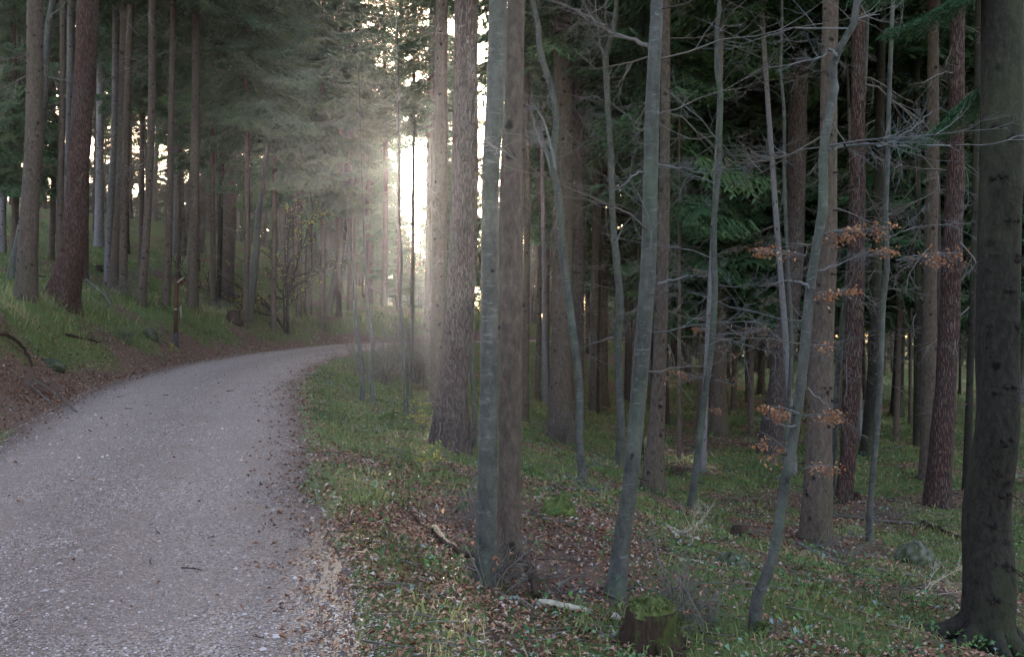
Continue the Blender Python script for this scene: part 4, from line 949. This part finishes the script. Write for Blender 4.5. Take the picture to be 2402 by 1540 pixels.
for k in range(22):
    for _ in range(30):
        xp = g.uniform(1240, 2300); d_ = g.uniform(19, 46); X_ = (xp-1200.5)/F*d_
        if all((X_-p[0])**2+(d_-p[1])**2 > 1.2 for p in placed): break
    placed.append((X_, d_)); bgtree(X_, d_, '', '', 'high', g.uniform(.28, .5))
for x_, d_ in ((968, 48), (1016, 42), (1010, 60)):
    spruce([(x_+4, 0, 7), (x_+2, 300, 7.5), (x_, 600, 9), (x_-2, 780, 10)], {968: 'thin dark trunk standing right in front of the sun', 1016: 'slim trunk a little right of the sun', 1010: 'pale slim trunk between the sun and the grey spruce'}[x_], d=d_, n=8, crown='high' if d_ < 60 else None, twigs=False)
# the far wood that closes the view
mb = MB(); gg = np.random.default_rng(9)
for k in range(620):
    xp = -900+4700*gg.random()
    if 480 < xp < 1450 and (890 < xp < 1050 or gg.random() < .15): continue
    d_ = 92+45*gg.random(); X_ = (xp-1200.5)/F*d_; z_ = H(X_, d_); hgt = 17*(1 if xp > 1700 else .6)
    tube(mb, np.array([(X_, d_, z_-.5), (X_, d_, z_+hgt)]), [.2, .05], 5, .2)
    for q in range(26): place(mb, SBf[gg.integers(2)], 0, (X_, d_, z_+1.0+hgt*gg.random()**1.1), gg.random()*6.28, R(-12), 2.2+1.4*gg.random(), 0, 0)
tag(mb.build('distant_woodland', [M['needles']]), 'dark far woodland closing the view between the trunks', 'woodland', kind='stuff')

# ------------------------------------------------------------------ stumps, logs, rocks, post
def wood_mat(name, a, b_, scale=30):
    s = NT(name, .9, .1); n1 = s.noise(s.mapping((1, 1, .2)), scale, 5, .7); s.color(s.ramp(n1, [(.3, a), (.7, b_)])); s.bump(n1, .02); return s.m
M['stumpbark'] = wood_mat('rotten_stump_bark', (.015, .010, .008), (.075, .048, .034)); 
def stump_side():
    s = NT('mossy_stump_side', .95, .1); n1 = s.noise(s.mapping((1, 1, .18)), 34, 6, .75); c = s.ramp(n1, [(.3, (.012, .008, .006)), (.6, (.06, .037, .026)), (.8, (.13, .085, .06))])
    m = s.ramp(s.noise(s.mapping((1, 1, .5)), 6, 5, .7), [(.50, (0,)*3), (.60, (.85,)*3)]); s.color(s.mix(m, c, (.055, .07, .018))); s.bump(n1, .04); return s.m
M['stumpside'] = stump_side()
M['log'] = wood_mat('bare_log_wood', (.25, .20, .15), (.50, .44, .33))
M['post'] = wood_mat('red_brown_post_paint', (.05, .026, .019), (.09, .046, .033), 14); M['postdark'] = wood_mat('dark_post_foot', (.03, .03, .035), (.07, .065, .065)); M['board'] = wood_mat('weathered_board', (.30, .25, .19), (.48, .42, .33), 18)
def stump(x, Y, w_, h, label, moss=True, seed=0, roots=3, d=None, flare=.5):
    g = np.random.default_rng(seed+50); b = ground_at(x, Y); r_ = w_/F*b[1]/2; h = h/F*b[1]
    root = thing('tree_stump', b, label, 'tree stump'); k = 8; n = 28; z = np.concatenate([[-.15], np.linspace(0, h, k-1)])
    ph = g.random()*6.28; th = np.arange(n)/n*6.283
    def rf(t_, kk):
        zz = z[kk.astype(int)]; return 1+flare*np.exp(-np.clip(zz, 0, 9)/(h*.35))*(.5+.5*np.cos(5*t_+ph))+.09*(vnoise(np.cos(t_)*2+seed, np.sin(t_)*2+zz*3, 3)-.5)*2
    mb = MB(); tube(mb, np.stack([0*z, 0*z, z], 1), np.full(k, r_), n, .5, rfun=rf)
    for q in range(roots):
        a = g.random()*6.28; o_ = np.array([math.cos(a), math.sin(a)]); t_ = np.linspace(.7, 2.4, 5)*r_
        P = np.stack([o_[0]*t_, o_[1]*t_, np.linspace(.35*h, -.05, 5)], 1); P[:, 2] = np.minimum(P[:, 2], [.35*h, .2*h, .08*h, .02, -.04]); tube(mb, P, np.linspace(.32, .10, 5)*r_, 7, .5)
    mb.build('body', [M['stumpside' if moss else 'stumpbark']], root, smooth=True)
    if moss:
        mb = MB(); nr = 7; V = []
        for i_ in range(nr):
            f = i_/(nr-1); rr = r_*1.05*(f)*(1+.12*(vnoise(np.cos(th)*2.2+seed, np.sin(th)*2.2, 8)-.6)*(f > .7)); zz = h+.055*(1-f**2)+.06*(vnoise(np.cos(th)*f*3+seed, np.sin(th)*f*3, 6)-.3)-.045*(f > .99)
            V.append(np.stack([rr*np.cos(th), rr*np.sin(th), zz], 1))
        V = np.array(V).reshape(-1, 3); i2 = np.arange(nr-1)[:, None]*n; j = np.arange(n)[None]; j2 = (j+1) % n
        mb.add(V, np.stack([i2+j, i2+j2, i2+n+j2, i2+n+j], -1).reshape(-1, 4), None, g.random(len(V)))
        m_ = 900; a = g.random(m_)*6.28; rr = r_*np.sqrt(g.random(m_))*1.0
        blade_scatter(mb, rr*np.cos(a), rr*np.sin(a), np.full(m_, h+.01)+.045*(1-(rr/r_/1.15)**2), .012+.02*g.random(m_), np.full(m_, .006), .8, g.random(m_), g)
        mb.build('moss_cap', [M['moss_bright']], root, smooth=True)
    return root
stump(1527, 1524, 112, 92, 'moss capped cut tree stump in the foreground right of the middle', True, 1, 6, flare=.9)
stump(548, 757, 30, 28, 'dark stump beside the mossy leaning tree on the bank', False, 2, 2)
stump(1590, 1116, 34, 20, 'small dark stump right behind the olive brown knotty spruce', False, 3, 2)
stump(1735, 1252, 36, 18, 'small rotten stump in brown leaves left of the crooked beech', False, 4, 2)
stump(2009, 1170, 17, 15, 'tiny stump beside the dark reddish pine foot', False, 5, 1)
stump(232, 640, 14, 12, 'little stump on the slope right of the big red pine', False, 6, 1)
stump(1788, 1492, 34, 10, 'flat mossy stump at the bent foot of the crooked beech', True, 7, 2)
def rock(x, Y, w_, h_, label, mat='rock', seed=0, name='mossy_rock', cat='rock'):
    g = np.random.default_rng(seed+5); b = ground_at(x, Y); a_ = w_/F*b[1]/2; c_ = h_/F*b[1]
    nu, nv = 28, 14; u_ = np.arange(nu)/nu*6.283; v_ = np.linspace(-.5, math.pi/2, nv); U, V = np.meshgrid(u_, v_)
    n_ = 1+.5*(vnoise(np.cos(U)*1.6+seed*3+np.sin(V), np.sin(U)*1.6+V, 3)-.5)+.25*(vnoise(np.cos(U)*5+seed, np.sin(U)*5+V*3, 4)-.5)
    P = np.stack([a_*np.cos(U)*np.cos(V)*n_, a_*.8*np.sin(U)*np.cos(V)*n_, c_*np.sin(V)*n_], -1).reshape(-1, 3)
    i2 = np.arange(nv-1)[:, None]*nu; j = np.arange(nu)[None]; j2 = (j+1) % nu
    mb = MB(); mb.add(P, np.stack([i2+j, i2+j2, i2+nu+j2, i2+nu+j], -1).reshape(-1, 4), None, np.clip(.5+.5*(n_.ravel()-1)*2+.2*g.normal(size=n_.size), 0, 1))
    o = mb.build(name, [M[mat]], None, tuple(b-np.array([0, 0, .02])), smooth=True); return tag(o, label, cat)
rock(2143, 1318, 88, 46, 'dark mossy boulder beyond the straight thin beech on the right', seed=1)
rock(1712, 1325, 66, 32, 'grey green mound shaped rock between the leaning beech and crooked beech', seed=2)
rock(1315, 1208, 78, 44, 'grass topped mossy mound behind the middle pair of trunks', 'moss', 3, 'moss_mound', 'mound')
rock(1250, 1110, 44, 16, 'low dark mossy lump farther back behind the middle pair', 'moss', 4, 'moss_mound', 'mound')
rock(1092, 1200, 48, 26, 'mossy mound tucked left of the scarred beech', 'moss', 5, 'moss_mound', 'mound')
rock(1443, 1452, 26, 18, 'small pale rock left of the moss capped stump', 'stone', 6, 'small_rock', 'rock')
rock(925, 985, 70, 22, 'mossy hump beside the tall sapling foot', 'moss', 7, 'moss_mound', 'mound')
def log(pts, r0, label, mat='log', name='fallen_branch', cat='branch', lift=.0, taper=.6, twig=0, seed=0, n=8, lifts=None):
    g = np.random.default_rng(seed+70); P = np.array([ground_at(x_, Y_) for x_, Y_ in pts]); b = P[len(P)//2].copy()
    P[:, 2] += r0*.7+lift
    if lifts is not None: P[:, 2] += np.array(lifts)
    P = smooth_line(P, 5); P = P-b; P += g.normal(0, r0*.15, P.shape)
    mb = MB(); tube(mb, P, np.linspace(r0, r0*taper, len(P)), n, .5)
    for _ in range(twig):
        k = g.integers(1, len(P)-1); dirv = P[k]-P[k-1]; place(mb, BU[g.integers(3)], 0, P[k], math.atan2(dirv[1], dirv[0])+g.normal()*.7, R(8+10*g.normal()), .3+.5*g.random(), g.normal(), 0)
    o = mb.build(name, [M[mat]], None, tuple(b), smooth=True); return tag(o, label, cat)
log([(1254, 1419), (1320, 1432), (1387, 1446)], .028, 'pale barkless stick lying in leaves below the middle pair', 'log', 'pale_stick', 'stick')
log([(1018, 1248), (1045, 1280), (1075, 1302), (1112, 1315)], .035, 'dark curved dead branch lying left of the scarred beech', 'stumpbark', twig=3, seed=1)
log([(1165, 1345), (1200, 1350), (1230, 1368), (1252, 1395), (1262, 1412)], .05, 'thick arched dead branch emerging right of the middle pair', 'stumpbark', seed=2, lifts=[.02, .1, .12, .06, 0])
log([(1240, 1388), (1300, 1396), (1368, 1388), (1420, 1382)], .016, 'thin reddish stick reaching from the arched branch to the leaning beech', 'deadtwig', twig=2, seed=3)
log([(1480, 1384), (1540, 1386), (1600, 1384)], .014, 'straight thin stick right of the leaning beech foot', 'deadtwig', seed=4)
log([(1314, 1108), (1370, 1138), (1448, 1181)], .018, 'long grey stick on the floor beyond the mossy mound', 'greytwig', twig=3, seed=5)
log([(1430, 1155), (1360, 1150), (1290, 1145)], .02, 'purplish fallen branch beside the mossy mound', 'deadtwig', twig=5, seed=6)
log([(1560, 1234), (1600, 1252), (1640, 1268)], .02, 'pale broken branch on the floor left of the rotten stump', 'log', twig=3, seed=7)
log([(1574, 1246), (1592, 1262)], .016, 'short pale wood piece by the broken branch', 'log', 'wood_piece', 'wood piece', seed=8)
log([(1595, 1315), (1640, 1322), (1680, 1338)], .017, 'pale curved stick before the grey green rock', 'log', 'pale_stick', 'stick', seed=9)
log([(1698, 1081), (1735, 1140), (1782, 1208)], .018, 'dark slanting stick propped against the ground behind the wavy beech', 'deadtwig', seed=10)
log([(1955, 1212), (2060, 1225), (2160, 1232)], .03, 'long dark fallen pole crossing behind the straight thin beech', 'deadtwig', twig=4, seed=11)
log([(2165, 1232), (2210, 1248), (2258, 1268)], .035, 'dark rotten log left of the massive fir', 'stumpbark', twig=3, seed=12)
log([(2098, 1312), (2150, 1320), (2201, 1326)], .026, 'mossy pale log in front of the dark boulder', 'rock', 'mossy_log', 'log', seed=13)
log([(2030, 1330), (2100, 1345), (2180, 1362), (2240, 1375)], .014, 'long thin stick lying before the boulder toward the fir', 'greytwig', twig=2, seed=14)
log([(1870, 1275), (1920, 1300), (1990, 1330)], .02, 'pale dead branch at the foot of the olive grey spruce', 'greytwig', twig=6, seed=15)
log([(2150, 1400), (2175, 1392), (2200, 1405)], .016, 'bleached wood splinter on the grass left of the fir roots', 'log', 'wood_piece', 'wood piece', twig=3, seed=16)
log([(2240, 1422), (2256, 1440)], .015, 'small bleached chip close to the fir roots', 'log', 'wood_piece', 'wood piece', seed=17)
log([(385, 960), (420, 962)], .01, 'small greenish stick on the gravel in the middle of the path', 'rock', 'path_stick', 'stick', seed=18)
log([(425, 1334), (450, 1336), (475, 1340)], .008, 'dark twig lying alone on the near gravel', 'knot', 'path_stick', 'stick', seed=19)
log([(630, 700), (650, 702), (668, 706)], .10, 'rotten log on the slope above the bend', 'stumpbark', 'rotten_log', 'log', seed=20)
log([(490, 715), (520, 725), (548, 738)], .03, 'whitish fallen branches left of the bank stump', 'greytwig', twig=6, seed=21)
log([(440, 700), (470, 708), (500, 716)], .035, 'grey fallen branch behind the marker post', 'greytwig', twig=6, seed=22)
log([(300, 665), (330, 640), (352, 650)], .03, 'pile of pale dead twigs on the slope left of the marker post', 'greytwig', twig=12, seed=23)
log([(40, 905), (90, 900), (180, 968)], .015, 'thin root like stick on the brown bank at left', 'deadtwig', twig=3, seed=24)

log([(0, 800), (30, 812), (62, 838), (75, 862)], .035, 'dark exposed root curling out of the bank at the left edge', 'stumpbark', 'exposed_root', 'root', seed=31, lifts=[.10, .12, .06, 0])
log([(150, 790), (190, 800), (235, 806)], .03, 'dark dead branch lying in the bank grass below the red pine', 'stumpbark', twig=4, seed=32, lifts=[.02, .06, 0])
log([(20, 870), (70, 905), (120, 950)], .022, 'slanting brown stick on the bare soil near the left edge', 'deadtwig', twig=2, seed=33)
log([(200, 655), (240, 690), (262, 720)], .03, 'grey fallen branch on the slope right of the red pine foot', 'greytwig', twig=5, seed=34)
rock(120, 862, 60, 22, 'dark earthy clod on the bank below the knotty spruce', 'rock', 11, 'soil_clod', 'clod')
rock(350, 790, 46, 20, 'dark clod in the bank left of the marker post', 'rock', 12, 'soil_clod', 'clod')
def box(mb, c_, s_, rot=0, c=.5, tilt=0):
    v = np.array([(x, y, z) for z in (-.5, .5) for y in (-.5, .5) for x in (-.5, .5)])*np.asarray(s_)
    ct, st = math.cos(tilt), math.sin(tilt); v = np.stack([v[:, 0]*ct-v[:, 2]*st, v[:, 1], v[:, 0]*st+v[:, 2]*ct], 1)
    ca, sa = math.cos(rot), math.sin(rot); v = np.stack([v[:, 0]*ca-v[:, 1]*sa, v[:, 0]*sa+v[:, 1]*ca, v[:, 2]], 1)+np.asarray(c_)
    mb.add(v, [(0, 2, 3, 1), (4, 5, 7, 6), (0, 1, 5, 4), (1, 3, 7, 5), (3, 2, 6, 7), (2, 0, 4, 6)], None, c)
b = ground_at(413, 812); h = 157/F*b[1]; wd = 9.5/F*b[1]
root = thing('marker_post', b, 'red brown wooden marker post with a small slanted board, left of the path', 'marker post')
mb = MB(); box(mb, (0, 0, h*.60), (wd, wd, h*.80), .3, tilt=-.02); o = mb.build('post', [M['post']], root)
mb = MB(); box(mb, (-.0, 0, .10*h-.05), (wd*1.04, wd*1.04, h*.2+.1), .3); mb.build('foot', [M['postdark']], root)
mb = MB(); box(mb, (wd*1.1, -.02, h*.985), (wd*1.9, wd*2.2, .025), .3, tilt=.75); mb.build('board', [M['board']], root)
mb = MB(); box(mb, (wd*1.1, .0, h*.955), (wd*1.1, wd*.5, .07), .3); mb.build('bracket', [M['post']], root)
mb = MB(); box(mb, (0, -wd*.56, h*.55), (wd*.8, .006, .035), .3); mb.build('plate', [M['stone']], root)
mb = MB(); box(mb, (wd*1.1, 0.02, h*.50), (.025, .025, h*.2), .3); box(mb, (wd*.7, 0.02, h*.56), (wd*.8, .02, .02), .3); mb.build('rail', [M['stone']], root)

# ------------------------------------------------------------------ haze
if HAZE:
    s = bpy.data.materials.new('haze'); s.use_nodes = True; t = s.node_tree; t.nodes.clear()
    o = t.nodes.new('ShaderNodeOutputMaterial'); p = t.nodes.new('ShaderNodeVolumePrincipled')
    p.inputs['Color'].default_value = (.93, .95, 1, 1); p.inputs['Density'].default_value = HAZE; p.inputs['Anisotropy'].default_value = .93
    t.links.new(p.outputs[0], o.inputs['Volume'])
    mb = MB(); box(mb, (0, 235, 30), (700, 560, 90)); ho = mb.build('haze', [s]); tag(ho, 'thin pale sunlit haze between the trees', 'haze', kind='stuff')
